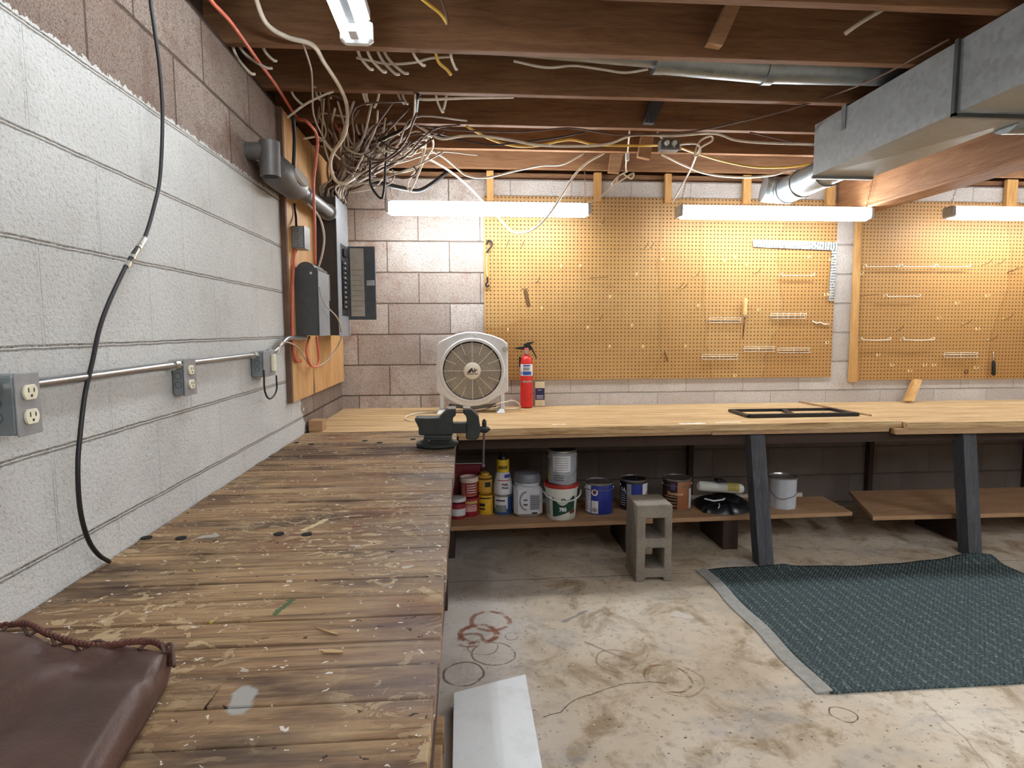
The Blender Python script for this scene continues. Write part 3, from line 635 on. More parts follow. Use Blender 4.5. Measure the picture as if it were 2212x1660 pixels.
# ------------------------------------------------------------------ shop lights
def chain(name, a, b, parent):
    a, b = Vector(a), Vector(b); n = max(4, int((b-a).length/.016)); m = MB(); dr = (b-a).normalized()
    s1 = dr.orthogonal().normalized(); s2 = dr.cross(s1)
    for i in range(n):
        c = a+(b-a)*((i+.5)/n); s = s1 if i % 2 else s2
        ring = [c+dr*math.cos(q)*.0105+s*math.sin(q)*.005 for q in [2*PI*k/10 for k in range(10)]]
        m.tube(ring, .0011, 5, closed=True)
    return m.build(name, M_rust, parent, smooth='all')
def shop_light(x0, x1, y, z, label, chains, capl=True):
    # lamp, with an opaque plate added behind to dim the wall
    root = thing('shop_light', ((x0+x1)/2, y, z), label, 'light fixture', 'hanging shop lights over the back bench')
    prof = [(-.045, -.012), (-.036, -.032), (-.012, -.040), (.012, -.040), (.036, -.032), (.045, -.012), (.042, .030), (-.042, .030)]
    MB().prism([(x0+.03, y+a, z+b) for a, b in prof], (x1-x0-.06, 0, 0)).build('lens', M_lens, root, smooth=True)
    MB().box(x0+.03, x1-.03, y-.016, y+.016, z+.0305, z+.045, .004).build('housing', M_white, root)
    MB().box(x0+.03, x1-.03, y+.0455, y+.049, z-.004, z+.045).build('added_light_shield', M_white, root)
    for a, b in ((x0, x0+.0295), (x1-.0295, x1)):
        MB().box(a, b, y-.047, y+.047, z-.03, z+.04, .008).build('end_cap', plain('lamp_cap', (190, 190, 188), .4), root, smooth=True)
    for cx, tx in chains: chain('chain', (cx, y, z+.045), (tx, -.46 if y > -.47 else -.5, 2.309), root)
YL = -.30
la, lb_ = at(833, 450, YL), at(1275, 455, YL)
shop_light(la.x, lb_.x, YL, la.z, 'lit shop light hanging at left, in front of the block wall and left pegboard', [(la.x+.04, la.x+.02), (lb_.x-.03, lb_.x-.07)])
la, lb_ = at(1462, 459, YL-.04), at(1880, 462, YL-.04)
shop_light(la.x, lb_.x, YL-.04, la.z, 'lit shop light hanging in the middle, left of the girder', [(la.x+.02, la.x+.05), (lb_.x-.03, lb_.x-.05)])
la = at(2046, 460, YL-.04)
shop_light(la.x, la.x+1.22, YL-.04, la.z-.002, 'lit shop light at the right edge, in front of the right pegboard', [(la.x+.02, la.x+.0), (la.x+1.18, la.x+1.18)])

# ------------------------------------------------------------------ ducts
root = thing('air_duct', (2.75, -2.2, 2.3), 'large rectangular galvanized air duct hanging beneath the joists beside the girder', 'duct')
XA, XB, ZB, ZT = 2.586, 2.90, 2.05, 2.30
def duct_section(y0, y1, zb=ZB):
    m = MB(); vs = [(XA, y0, zb), (XB, y0, zb), (XB, y0, ZT), (XA, y0, ZT), (XA, y1, zb), (XB, y1, zb), (XB, y1, ZT), (XA, y1, ZT)]
    cb = ((XA+XB)/2, (y0+y1)/2, zb-.008); cl = (XA-.004, (y0+y1)/2, (zb+ZT)/2)
    m.add(vs+[cb, cl], [(0, 1, 8), (1, 5, 8), (5, 4, 8), (4, 0, 8), (0, 4, 9), (4, 7, 9), (7, 3, 9), (3, 0, 9), (1, 2, 6, 5), (3, 7, 6, 2), (0, 3, 2, 1), (4, 5, 6, 7)])
    return m
duct_section(-1.93, -1.045).build('duct_section', M_duct, root)
duct_section(-3.2, -1.935).build('duct_section', M_duct, root)
duct_section(-4.5, -3.205).build('duct_section', M_duct, root)
MB().box(XA-.012, XA, -1.941, -1.925, ZB-.012, ZT+.004).box(XA-.012, XB+.012, -1.941, -1.925, ZB-.016, ZB-.002).box(XB, XB+.012, -1.941, -1.925, ZB-.012, ZT).build('drive_cleat', M_iron, root)
MB().box(XA-.004, XB+.004, -1.05, -1.036, ZB-.014, ZB+.002).build('end_hem', M_conduit, root)
for yy in (-1.3, -2.6): MB().box(XA-.006, XA-.001, yy, yy+.03, ZT-.1, 2.34).build('hanger_strap', M_galv, root)
MB().tube([(2.905, -1.80, 2.105), (3.34, -1.80, 2.115)], .078, 24).build('branch_pipe', M_galv, root, smooth=True)
root = thing('round_duct', (2.83, -.7, 2.13), 'round galvanized pipe with an elbow running from the duct end to the back wall', 'duct pipe')
a, b = Vector((2.80, -1.03, 2.135)), Vector((2.80, -.42, 2.125)); r_ = .075
m = MB().tube([a, a+(b-a)*.34], r_, 28).build('pipe_collar', M_galv, root, smooth=True)
MB().tube([a+(b-a)*.34, b], r_+.003, 28).build('pipe', M_galv, root, smooth=True)
el = []
for i in range(9):
    q = i/8*PI/2*.95; el.append(Vector((2.80-.11*(1-math.cos(q)), -.42+.11*math.sin(q), 2.125+.03*i/8)))
MB().tube(el, [.079]*9, 28).build('elbow', M_galv, root, smooth=True)
for q in (a+(b-a)*.34, a+(b-a)*.75, el[0], el[4]):
    ax = Vector((0, 1, 0)) if q.y < -.40 else Vector((-.7, .7, 0))
    MB().tube([q-ax*.004, q+ax*.004], r_+.008, 28).build('bead', M_conduit, root, smooth=True)
root = thing('duct_pipe', (1.9, -1.52, 2.4), 'long thin shiny round duct pipe lying between two joists', 'duct pipe')
pts = [(.45, 2.452), (1.0, 2.44), (1.62, 2.41), (1.64, 2.405), (2.1, 2.38), (2.7, 2.385)]
for (xa, za), (xb, zb) in zip(pts[:-1], pts[1:]):
    rr = .05 if xa < 1.6 else .068
    if xb-xa > .1: MB().tube([(xa, -1.50, za), (xb, -1.50, zb)], rr, 24).build('pipe', M_galv, root, smooth=True)
for x_, z_, rr in ((1.63, 2.407, .072), (2.1, 2.38, .074)): MB().tube([(x_-.02, -1.5, z_), (x_+.02, -1.5, z_)], rr, 24).build('pipe_coupling', M_galv, root, smooth=True)
# ------------------------------------------------------------------ plywood, panel, boxes
o = MB().box(.001, .02, -1.205, -.02, .945, 2.262).build('plywood_board', M_ply, bevel=.001, origin=(.01, -.6, .95))
tag(o, 'plywood backing board in the corner carrying the electrical panel', 'plywood')
o = MB().box(.001, .024, -1.232, -1.206, .945, 2.262).build('wooden_strip', plain('old_strip', (110, 84, 66), .85, 0, .3, 12), bevel=.001, origin=(.01, -1.22, .95))
tag(o, 'narrow dark wooden strip along the left edge of the plywood', 'wooden strip')
M_pan = plain('panel_grey', (150, 156, 162), .4, .3); M_pdk = plain('panel_dark', (70, 68, 68), .5, .3); M_pblue = plain('panel_door_grey', (86, 92, 98), .45, .3)
root = thing('breaker_panel', (.08, -.53, 1.25), 'tall grey electrical breaker panel with its door hanging open, on the plywood', 'electrical panel')
MB().box(.0205, .131, -.68, -.38, 1.251, 1.994, .003).build('cabinet', M_pdk, root)
MB().box(.1312, .136, -.69, -.37, 1.245, 2.0, .0015).build('front_cover', M_pan, root)
MB().box(.1362, .1375, -.60, -.43, 1.36, 1.76).build('breaker_bay', plain('bay_black', (30, 30, 34), .5), root)
for k in range(10):
    for s_ in (0, 1):
        z = 1.40+k*.027
        br_ = MB().box(.1376, .146, -.585+s_*.075, -.52+s_*.075, z, z+.022, .002).build('breaker', M_blackp, root)
        if s_ == 0: MB().box(.1461, .152, -.56, -.55, z+.006, z+.016).build('toggle', plain('toggle_white', (200, 200, 200), .4), br_)
MB().box(.1376, .15, -.56, -.48, 1.695, 1.735, .003).build('main_breaker', M_blackp, root)
ya, yb = -.40, -.365
pa, pb = at(752, 533, -.39), at(814, 691, -.39)
dr = MB().box(.1375, pb.x, -.405, -.39, pb.z, pa.z, .002).build('door', M_pblue, root)
MB().box(pa.x+.012, pa.x+.012+(pb.x-.1375)*.5, -.4075, -.4055, pb.z+.02, pa.z-.012).build('circuit_chart', plain('paper', (196, 190, 178), .8), dr, )
MB().box(pb.x-.052, pb.x-.006, -.413, -.4055, (pa.z+pb.z)/2-.015, (pa.z+pb.z)/2+.018, .002).build('latch', M_conduit, dr)
for k in range(9):
    m = MB()
    m.box(pa.x+.02, pa.x+.075+.01*(k % 3), -.4082, -.4076, pb.z+.05+k*.03, pb.z+.0515+k*.03)
    m.build('chart_line', M_ink, dr)
mb = MB().box(.06, .09, -.6815, -.6803, 1.44, 1.58).build('label_strip', plain('paper2', (208, 206, 200), .7), root)
root = thing('disconnect_box', (.08, -1.0, 1.25), 'small grey metal disconnect box on the plywood left of the breaker panel', 'electrical box')
MB().box(.0205, .128, -1.114, -.906, 1.255, 1.575, .003).build('box_body', M_iron, root)
MB().box(.1282, .133, -1.118, -.903, 1.252, 1.56, .0015).build('cover', M_pan, root)
MB().lathe([(.045, -1.116), (.045, -.906)], (.075, 0, 1.556), 24, 'y').build('raised_hub', M_iron, root, smooth=True)
MB().lathe([(.006, -1.122), (.006, -1.112)], (.10, 0, 1.548), 14, 'y').build('screw', M_chrome, root)
MB().tube([(.11, -1.0, 1.25), (.125, -1.0, 1.262), (.128, -1.0, 1.275)], .004, 8).build('hasp', M_chrome, root)
def knock(m, x, y, z, r, ax='y'):
    m.tube([(x+r*math.cos(q), y, z+r*math.sin(q)) for q in [2*PI*k/16 for k in range(16)]] if ax == 'y' else [(x, y+r*math.cos(q), z+r*math.sin(q)) for q in [2*PI*k/16 for k in range(16)]], .0008, 5, closed=True)
root = thing('junction_box', (.05, -1.08, 1.66), 'square metal junction box high on the plywood above the disconnect box', 'electrical box')
MB().box(.0205, .076, -1.129, -1.032, 1.662, 1.764, .003).build('box_body', M_galv, root)
m = MB(); [knock(m, .04, -1.1295, z, .010) for z in (1.68, 1.713, 1.745)]; m.build('knockout', M_iron, root)
MB().box(.0762, .079, -1.132, -1.029, 1.66, 1.767, .001).build('cover', plain('plate_grey', (158, 160, 163), .35, .3), root)
def outlet(yn, yf, xf, z0, z1, label, recs=True, name='electrical_outlet'):
    root = thing(name, (xf/2, (yn+yf)/2, (z0+z1)/2), label, 'outlet' if recs else 'electrical box')
    MB().box(.001, xf-.003, yn, yf, z0, z1, .004).build('box_body', M_galv, root)
    m = MB(); knock(m, xf*.5, yn-.0005, z0+(z1-z0)*.3, .009); knock(m, xf*.5, yn-.0005, z0+(z1-z0)*.55, .009); m.build('knockout', M_iron, root)
    MB().box(xf-.0028, xf+.001, yn-.002, yf+.002, z0-.002, z1+.002, .001).build('face_plate', plain('plate_grey', (158, 160, 163), .35, .3), root)
    if recs:
        yc = (yn+yf)/2; w_ = min(.0165, (yf-yn)*.34)
        for zc in (z0+(z1-z0)*.29, z0+(z1-z0)*.70):
            pr = [(yc+w_*math.cos(q)*(1 if abs(math.sin(q)) < .8 else .9), zc+max(-.013, min(.013, .0165*math.sin(q)))) for q in [2*PI*k/28 for k in range(28)]]
            rc = MB().prism([(xf+.0012, a, b) for a, b in pr], (.005, 0, 0)).build('receptacle', M_ivory, root, bevel=.0012)
            MB().box(xf+.0062, xf+.0068, yc-.0075, yc-.0055, zc, zc+.008).box(xf+.0062, xf+.0068, yc+.0055, yc+.0075, zc, zc+.007).box(xf+.0062, xf+.0068, yc-.002, yc+.002, zc-.008, zc-.004).build('slots', M_ink, rc)
    return root
outlet(-2.972, -2.918, .0665, 1.104, 1.207, 'nearest metal outlet box with two ivory receptacles, at the left edge')
outlet(-2.298, -2.229, .036, 1.099, 1.199, 'metal outlet box with two ivory receptacles, halfway along the conduit')
r3 = outlet(-1.678, -1.545, .050, 1.102, 1.199, 'metal junction box at the far end of the wall conduit, beside the plywood', False, 'junction_box')
MB().box(.0512, .066, -1.60, -1.575, 1.118, 1.185, .003).build('transformer', M_ivory, r3)
# conduit runs
def conduit(pts, r, label, couplings, name='conduit'):
    root = thing(name, pts[0], label, 'conduit')
    MB().tube(spline(pts, 5) if len(pts) > 2 else pts, r, 16).build('pipe', M_conduit, root, smooth=True)
    for c, d in couplings:
        c = Vector(c); d = Vector(d); MB().tube([c-d, c+d], r*1.45, 16).build('coupling', M_chrome, root, smooth=True)
        MB().tube([c+Vector((r, 0, 0)), c+Vector((r*2.2, 0, 0))], r*.35, 8).build('set_screw', M_chrome, root)
conduit([(.022, -2.915, 1.183), (.022, -2.301, 1.187)], .0105, 'thick steel conduit between the two outlets on the white wall', [((.022, -2.325, 1.187), (0, .012, 0))])
conduit([(.022, -2.226, 1.187), (.022, -1.681, 1.187)], .0095, 'thinner steel conduit from the second outlet to the far junction box', [((.022, -1.70, 1.187), (0, .012, 0))])
conduit([(.028, -3.9, 1.183), (.028, -2.975, 1.183)], .0105, 'steel conduit leading out of the picture from the nearest outlet', [((.028, -2.99, 1.183), (0, .012, 0))])
conduit([(.022, -1.54, 1.19), (.024, -1.47, 1.192), (.03, -1.38, 1.222), (.035, -1.30, 1.245), (.045, -1.18, 1.243), (.06, -1.10, 1.245)], .0105, 'short offset conduit bending from the junction box to the disconnect box', [((.022, -1.52, 1.19), (0, .01, 0))])
# service entrance fitting
M_svc = plain('weathered_conduit', (108, 106, 104), .5, .4)
root = thing('service_conduit', (.09, -1.4, 1.9), 'thick dark service conduit fitting entering the breaker panel from the wall', 'conduit')
MB().tube([(.095, -1.28, 1.90), (.10, -.685, 1.905)], .033, 20).build('pipe', M_svc, root, smooth=True)
MB().tube([(.10, -.72, 1.905), (.10, -.70, 1.905)], .044, 20).build('locknut', M_conduit, root, smooth=True)
MB().tube([(.09, -1.60, 1.905), (.09, -1.57, 1.90), (.095, -1.34, 1.90), (.095, -1.27, 1.90)], [.045, .062, .062, .042], 20).build('fitting_body', M_svc, root, smooth=True)
a = at(655, 395, -1.40); 
cp = MB(); L = [(math.cos(q)*.028, math.sin(q)) for q in [2*PI*k/24 for k in range(24)]]
vs = []
for u, v in L: vs.append(Vector((.145, -1.44+v*.095, 1.905))+Vector((.55, 0, .45)).normalized()*0+Vector((-.3, 0, .95))*u*1.1)
cp.prism(vs, (.012, 0, .004)); cp.build('oval_cover', plain('cast_cover', (196, 194, 190), .35, .2), root)
MB().tube([(.0, -1.62, 1.96), (.075, -1.62, 1.96)], .032, 18).build('wall_stub', M_svc, root, smooth=True)
MB().tube([(.085, -1.62, 1.995), (.085, -1.62, 1.865)], .038, 20).build('stub_body', M_svc, root, smooth=True)
MB().tube([(.085, -1.62, 1.8645), (.085, -1.62, 1.8635)], .03, 20).build('open_end', M_ink, root)
# ------------------------------------------------------------------ black coax on the wall
def cable(name, pts, r, m, label, cat='cable', group=None, k=6, seg=8):
    P = spline(pts, k); o = MB().tube(P, r, seg).build(name, m, smooth='all', origin=tuple(P[len(P)//2])); return tag(o, label, cat, group)
cx_ = [(325, -60), (325, 0), (333, 60), (345, 150), (351, 250), (346, 380), (332, 450), (312, 515), (290, 545), (270, 580), (237, 650), (215, 710), (200, 780), (184, 850), (174, 930), (168, 1010), (173, 1100), (190, 1165), (212, 1198), (236, 1214)]
root = thing('coaxial_cable', tuple(at(350, 250, .03, 'x')), 'black coaxial cable hanging loosely down the white block wall to the bench', 'cable')
P = [at(x, y, .03, 'x') for x, y in cx_]; P[-1] = at(236, 1214, .766, 'z')
MB().tube(spline(P, 6), .0048, 8).build('cord', M_cable_b, root, smooth='all')
a, b = at(312, 515, .03, 'x'), at(272, 577, .03, 'x'); d_ = (b-a)
for t0, t1, rr in ((0, .25, .0065), (.27, .36, .0075), (.38, .62, .0058), (.64, .72, .0078), (.84, 1.0, .0068)): MB().tube([a+d_*t0, a+d_*t1], rr, 10).build('connector', M_chrome, root)
# ------------------------------------------------------------------ wires
def W(name, col, r, pts, label, group=None, k=6):
    M_ = {'w': M_cable_w, 'g': M_cable_g, 'y': M_cable_y, 'o': M_cable_o, 'b': M_cable_b, 'br': M_cable_br}[col]
    return cable(name, [at(*q) if len(q) == 3 else at(q[0], q[1], q[2], q[3]) for q in pts], r, M_, label, 'cable', group, k)
Z_ = 'z'
W('extension_cord', 'o', .0065, [(440, -40, 2.29, Z_), (455, 0, 2.285, Z_), (500, 50, 2.28, Z_), (560, 135, 2.28, Z_), (600, 190, 2.28, Z_), (640, 252, 2.27, Z_), (662, 262, -1.30), (685, 295, -1.22), (682, 350, -1.2), (677, 400, -1.18), (680, 480, -1.15), (681, 572, -1.12)], 'salmon orange cord running along the joists and down the plywood')
W('electrical_cable', 'w', .0085, [(550, -10, -1.9), (575, 50, -1.83), (620, 80, -1.77), (675, 97, -1.74), (700, 135, -1.55), (735, 190, -1.35), (750, 235, -1.2), (745, 290, -1.1), (720, 330, -1.0), (714, 360, -.95), (725, 390, -.9), (745, 396, -.9), (765, 385, -.85)], 'thick pale cable draped in a long loop from the ceiling to the panel')
W('electrical_cable', 'g', .004, [(655, 95, -1.72), (672, 150, -1.5), (675, 200, -1.35), (678, 250, -1.2), (700, 300, -1.0), (718, 325, -.95)], 'thin grey cable hanging from the joist left of the thick pale loop')
W('electrical_cable', 'g', .004, [(678, 187, -1.33), (692, 200, -1.25), (697, 250, -1.1), (704, 285, -1.0), (695, 305, -.98), (680, 290, -.98)], 'thin grey cable curling back on itself under the third joist')
W('electrical_cable', 'w', .005, [(620, 255, -1.28), (660, 225, -1.3), (700, 205, -1.31), (720, 198, -1.32)], 'pale cable crossing diagonally from the wall top to the joist')
W('electrical_cable', 'w', .005, [(655, 300, -1.0), (690, 297, -.97), (715, 325, -.92), (735, 345, -.9)], 'pale cable running level out of the wall top to the bundle')
W('electrical_cable', 'g', .005, [(665, 440, -1.18), (690, 470, -1.1), (700, 510, -1.1), (697, 545, -1.1), (688, 578, -1.1)], 'grey cable hanging in front of the panel down to the disconnect box')
W('electrical_cable', 'g', .0035, [(690, 620, .14, 'x'), (700, 655, .15, 'x'), (730, 690, .16, 'x'), (737, 730, .12, 'x'), (715, 770, .06, 'x'), (690, 790, .05, 'x'), (670, 790, .05, 'x'), (650, 760, .05, 'x'), (635, 745, .04, 'x'), (610, 740, .04, 'x'), (600, 765, .06, 'x')], 'thin grey wire drooping below the panel to the far junction box')
W('electrical_cable', 'o', .006, [(668, 728, .06, 'x'), (662, 760, .06, 'x'), (672, 790, .06, 'x'), (688, 785, .06, 'x'), (684, 728, .06, 'x')], 'orange wire loop hanging beneath the disconnect box')
W('electrical_cable', 'o', .007, [(637, 540, .03, 'x'), (632, 620, .03, 'x'), (632, 728, .03, 'x'), (638, 775, .03, 'x'), (650, 780, .03, 'x')], 'red-orange cable running down the edge of the plywood')
W('electrical_cable', 'b', .0035, [(570, 800, .055, 'x'), (572, 845, .05, 'x'), (583, 862, .05, 'x'), (597, 845, .05, 'x'), (597, 812, .06, 'x')], 'thin dark wire loop hanging beneath the far junction box')
W('electrical_cable', 'b', .008, [(633, 250, -1.28), (636, 300, -1.22), (634, 362, -1.2)], 'black cable coming down behind the thick service fitting')
W('electrical_cable', 'b', .006, [(636, 440, .03, 'x'), (639, 465, .03, 'x'), (640, 487, .045, 'x')], 'short black cable entering the upper junction box')
W('service_cable', 'b', .013, [(722, 420, -.62), (735, 400, -.55), (775, 391, -.45), (820, 396, -.4), (870, 407, -.36), (905, 412, -.33), (935, 396, -.3), (968, 370, -.25)], 'thick black cable sagging from the panel top to the back wall')
W('electrical_cable', 'b', .006, [(800, 300, -.85), (800, 350, -.75), (800, 395, -.7), (813, 420, -.7), (825, 428, -.7), (830, 405, -.7), (833, 350, -.75), (838, 300, -.85)], 'black wire hanging in a narrow loop beside the left shop light')
W('electrical_cable', 'b', .008, [(903, 205, -1.3), (897, 250, -1.1), (882, 272, -.96), (850, 290, -.92), (805, 308, -.9), (775, 296, -.9)], 'black cable swooping below the third joist into the bundle')
W('electrical_cable', 'w', .005, [(897, 205, -1.3), (893, 255, -1.1), (876, 278, -.95), (835, 300, -.91), (800, 312, -.88)], 'pale cable beside the black swooping cable')
W('electrical_cable', 'w', .0065, [(900, 270, -.93), (925, 285, -.94), (955, 300, -.95), (1000, 294, -.95), (1050, 295, -.95), (1105, 303, -.95), (1160, 313, -.95), (1230, 316, -.95), (1310, 312, -.95), (1370, 292, -.95), (1450, 294, -.95), (1540, 288, -.95), (1590, 303, -.95), (1660, 309, -.95), (1760, 312, -.95)], 'long pale cable running left to right beneath the second joist')
W('electrical_cable', 'y', .0065, [(1008, 273, -.93), (1060, 301, -.8), (1110, 315, -.72), (1160, 315, -.7), (1230, 302, -.75), (1290, 313, -.75), (1385, 315, -.8), (1426, 314, -.9)], 'yellow cable from the second joist to the left side of the outlet box')
W('electrical_cable', 'y', .0065, [(1465, 318, -.92), (1500, 330, -.75), (1560, 348, -.6), (1630, 361, -.55), (1700, 361, -.6), (1765, 352, -.7)], 'yellow cable leaving the outlet box towards the duct end')
W('electrical_cable', 'br', .0045, [(905, 272, -.95), (1000, 282, -.95), (1130, 285, -.95), (1230, 277, -.95), (1320, 290, -.97), (1390, 291, -.97), (1500, 283, -.97), (1590, 265, -1.1), (1700, 238, -1.25), (1800, 205, -1.35), (1900, 165, -1.6), (2050, 85, -1.9)], 'long thin brown cable rising across the joists to the top of the duct')
W('electrical_cable', 'b', .004, [(930, 290, -.95), (1050, 312, -.9), (1120, 308, -.9), (1200, 298, -.9), (1265, 285, -.92)], 'thin black cable beneath the second joist, left part')
W('electrical_cable', 'br', .004, [(1620, 286, -.93), (1680, 300, -.92), (1760, 318, -.9)], 'thin brown cable sloping down to the end of the duct')
W('electrical_cable', 'w', .006, [(930, 325, -.52), (958, 340, -.48), (985, 362, -.42), (1010, 380, -.4), (1050, 384, -.4), (1110, 370, -.42), (1170, 358, -.46), (1215, 355, -.48), (1262, 331, -.5)], 'pale cable sagging under the joist in front of the block wall top')
W('lamp_cord', 'w', .0065, [(920, 340, -.50), (960, 362, -.4), (1000, 392, -.25), (1040, 432, -.17), (1075, 468, -.15), (1102, 498, -.16), (1130, 503, -.2), (1160, 490, -.3), (1190, 458, -.40), (1215, 420, -.42), (1240, 380, -.45), (1268, 352, -.48), (1305, 331, -.5)], 'white cord drooping in a deep loop behind and in front of the left shop light')
W('electrical_cable', 'w', .0075, [(1430, 334, -.52), (1480, 358, -.46), (1530, 376, -.44), (1600, 383, -.42), (1665, 379, -.42), (1710, 368, -.45), (1765, 366, -.5)], 'thick white cable sagging between the outlet box and the round duct')
W('electrical_cable', 'w', .006, [(883, 412, -.5), (880, 396, -.5), (895, 372, -.5), (915, 335, -.52), (922, 298, -.6), (932, 296, -.6), (935, 318, -.55), (915, 350, -.5), (900, 385, -.5), (888, 410, -.5), (883, 412, -.5)], 'white cable coiled into a long narrow hank left of the block wall gap')
W('electrical_cable', 'w', .005, [(835, 370, -.6), (870, 372, -.55), (900, 362, -.5), (912, 335, -.5), (910, 318, -.52)], 'pale cable sweeping from the bundle up to the coiled hank')
W('electrical_cable', 'w', .005, [(835, 340, -.6), (855, 328, -.55), (885, 338, -.5), (905, 318, -.5)], 'pale wavy cable running from the bundle to the last joist')
W('electrical_cable', 'w', .0045, [(1245, 447, -.34), (1290, 430, -.3), (1325, 402, -.3), (1335, 385, -.3)], 'white lamp cord rising from the left shop light to the tied coil')
W('electrical_cable', 'w', .005, [(1352, 372, -.35), (1335, 382, -.35), (1322, 400, -.35), (1345, 388, -.35), (1368, 374, -.35), (1364, 386, -.35), (1348, 376, -.35), (1356, 370, -.35)], 'white lamp cord tied up in a small coil above the left pegboard')
W('electrical_cable', 'w', .0045, [(1360, 283, -.93), (1356, 330, -.5)], 'white cord dropping straight down to the inline switch')
W('electrical_cable', 'w', .0045, [(1353, 347, -.5), (1352, 360, -.4), (1353, 372, -.35)], 'white cord below the inline switch')
W('electrical_cable', 'w', .0055, [(1420, 285, -.93), (1432, 302, -.93), (1440, 316, -.955)], 'short grey plug cord entering the top of the outlet box')
W('electrical_cable', 'w', .005, [(1455, 317, -.955), (1480, 311, -.9), (1508, 313, -.85), (1512, 330, -.8), (1500, 336, -.8), (1512, 305, -.8), (1535, 294, -.8), (1538, 304, -.8), (1515, 318, -.8), (1505, 335, -.75), (1490, 370, -.5), (1465, 415, -.42), (1452, 438, -.36)], 'white lamp cord looping from the outlet box down to the middle shop light')
o = MB().box(*[v for v in (1.762, 1.785, -.512, -.49, 2.256, 2.305)], .005).build('inline_switch', M_white, smooth=True, origin=(1.77, -.5, 2.26)); tag(o, 'small white inline switch hanging from a cord between the shop lights', 'switch')
root = thing('junction_box', (1.875, -.94, 2.2), 'small dark outlet box with two plugs, fixed under the second joist', 'electrical box')
MB().box(1.826, 1.924, -.955, -.90, 2.192, 2.245, .003).build('box_body', M_svc, root)
MB().box(1.822, 1.928, -.960, -.9555, 2.190, 2.2).build('flange', M_galv, root)
for x_ in (1.853, 1.892): MB().lathe([(.011, -.975), (.013, -.956)], (x_, 0, 2.222), 16, 'y').build('plug', M_white, root, smooth=True)
W('electrical_cable', 'y', .006, [(902, -10, -1.95), (930, 12, -1.9), (952, 30, -1.86), (967, 52, -1.84)], 'yellow wire end poking out beside the top of the ceiling light')
W('electrical_cable', 'y', .006, [(940, 112, -1.66), (948, 135, -1.62), (965, 150, -1.6), (974, 162, -1.6)], 'yellow wire stub hanging beside the silver pipe')
W('electrical_cable', 'br', .006, [(950, -10, -1.9), (962, 25, -1.86), (968, 54, -1.84)], 'dark wire end beside the yellow wire end at the top of the picture')
W('electrical_cable', 'w', .006, [(920, 198, -1.27), (905, 205, -1.24), (912, 215, -1.24), (1000, 212, -1.25), (1110, 210, -1.27)], 'pale cable lying along the third joist to the right of the stubs')
W('electrical_cable', 'g', .005, [(770, 125, -1.66), (840, 138, -1.6), (895, 135, -1.6), (930, 126, -1.62), (975, 122, -1.6)], 'grey cable sagging under the silver pipe, left part')
W('electrical_cable', 'g', .005, [(1110, 132, -1.62), (1180, 146, -1.58), (1240, 142, -1.58), (1300, 150, -1.58), (1350, 157, -1.58), (1400, 150, -1.6)], 'grey cable sagging under the silver pipe, middle part')
W('wooden_dowel', 'w', .008, [(1825, 73, -1.80), (1865, 45, -1.82), (1920, 13, -1.84)], 'thin pale stick leaning between joists at the top right', k=3)['category'] = 'stick'
# cable loops poking down behind the joists
G1 = 'short cable loops dipping below the joists at left'
sts = []
for (x, y, l, dx) in ((500, 102, 55, 40), (512, 100, 45, 60), (565, 100, 30, 25), (590, 30, 40, 35), (770, 108, 40, 28), (790, 108, 45, 35), (812, 108, 50, 40), (825, 108, 48, 45), (890, 112, 28, 22), (972, 114, 34, 12)):
    sts.append((x, y, l, dx, -1.655))
for (x, y, l, dx) in ((626, 195, 30, 26), (681, 196, 18, 8), (710, 197, 14, 4), (783, 198, 26, 9), (790, 199, 24, 6), (820, 200, 30, -10), (858, 200, 22, 12), (868, 201, 22, 10), (940, 202, 38, 14), (965, 204, 30, -6)):
    sts.append((x, y, l, dx, -1.262))
for (x, y, l, dx) in ((768, 266, 22, 7), (782, 267, 26, 5), (722, 266, 26, 18), (850, 268, 22, 10), (793, 268, 22, 2), (830, 270, 20, -6), (750, 290, 20, 10)):
    sts.append((x, y, l, dx, -.86))
for i, (x, y, l, dx, Y) in enumerate(sts):
    c_ = ['w', 'g', 'g', 'w', 'w'][i % 5] if i != 22 else 'o'
    o = W('cable_loop', c_, .0055, [(x, y-6, Y), (x+dx*.35, y+l*.45, Y+.02), (x+dx, y+l, Y+.03), (x+dx*1.25, y+l*1.05, Y+.05)], 'short pale cable end dipping out below a joist near the ceiling light and panel', G1, 4)
    if i == 22: o['label'] = 'short salmon orange cable end dipping out below the second joist'; del o['group']
# tangle
random.seed(11)
TG = {}
def tang(pts, r, m):
    TG.setdefault(m.name, (MB(), m))[0].tube(spline(pts, 5), r, 6)
for i in range(62):
    x0 = random.uniform(.05, .16); y0 = random.uniform(-.66, -.45)
    xe = random.choice([random.uniform(.1, .5), random.uniform(.3, .75)]); ye = random.choice([-1.2, -1.0, -.82, -.8, -.6, -.42]) + random.uniform(-.05, .05)
    ze = 2.30 if random.random() < .7 else 2.26
    mid = [(x0+(xe-x0)*.3+random.uniform(-.04, .04), y0+(ye-y0)*.15+random.uniform(-.05, .05), 2.12+random.uniform(-.04, .06)),
           (x0+(xe-x0)*.7+random.uniform(-.05, .05), y0+(ye-y0)*.6+random.uniform(-.05, .05), 2.22+random.uniform(-.05, .05))]
    pts = [(x0, y0, 1.995), (x0+random.uniform(-.02, .02), y0+random.uniform(-.02, .02), 2.05)]+mid+[(xe, ye, ze)]
    if random.random() < .35: pts.append((xe+random.uniform(.05, .3), ye+random.uniform(-.02, .02), 2.29))
    c_ = random.choice([M_cable_w, M_cable_g, M_cable_g, M_cable_br, M_cable_br])
    tang(pts, random.choice([.0045, .0055, .006]), c_)
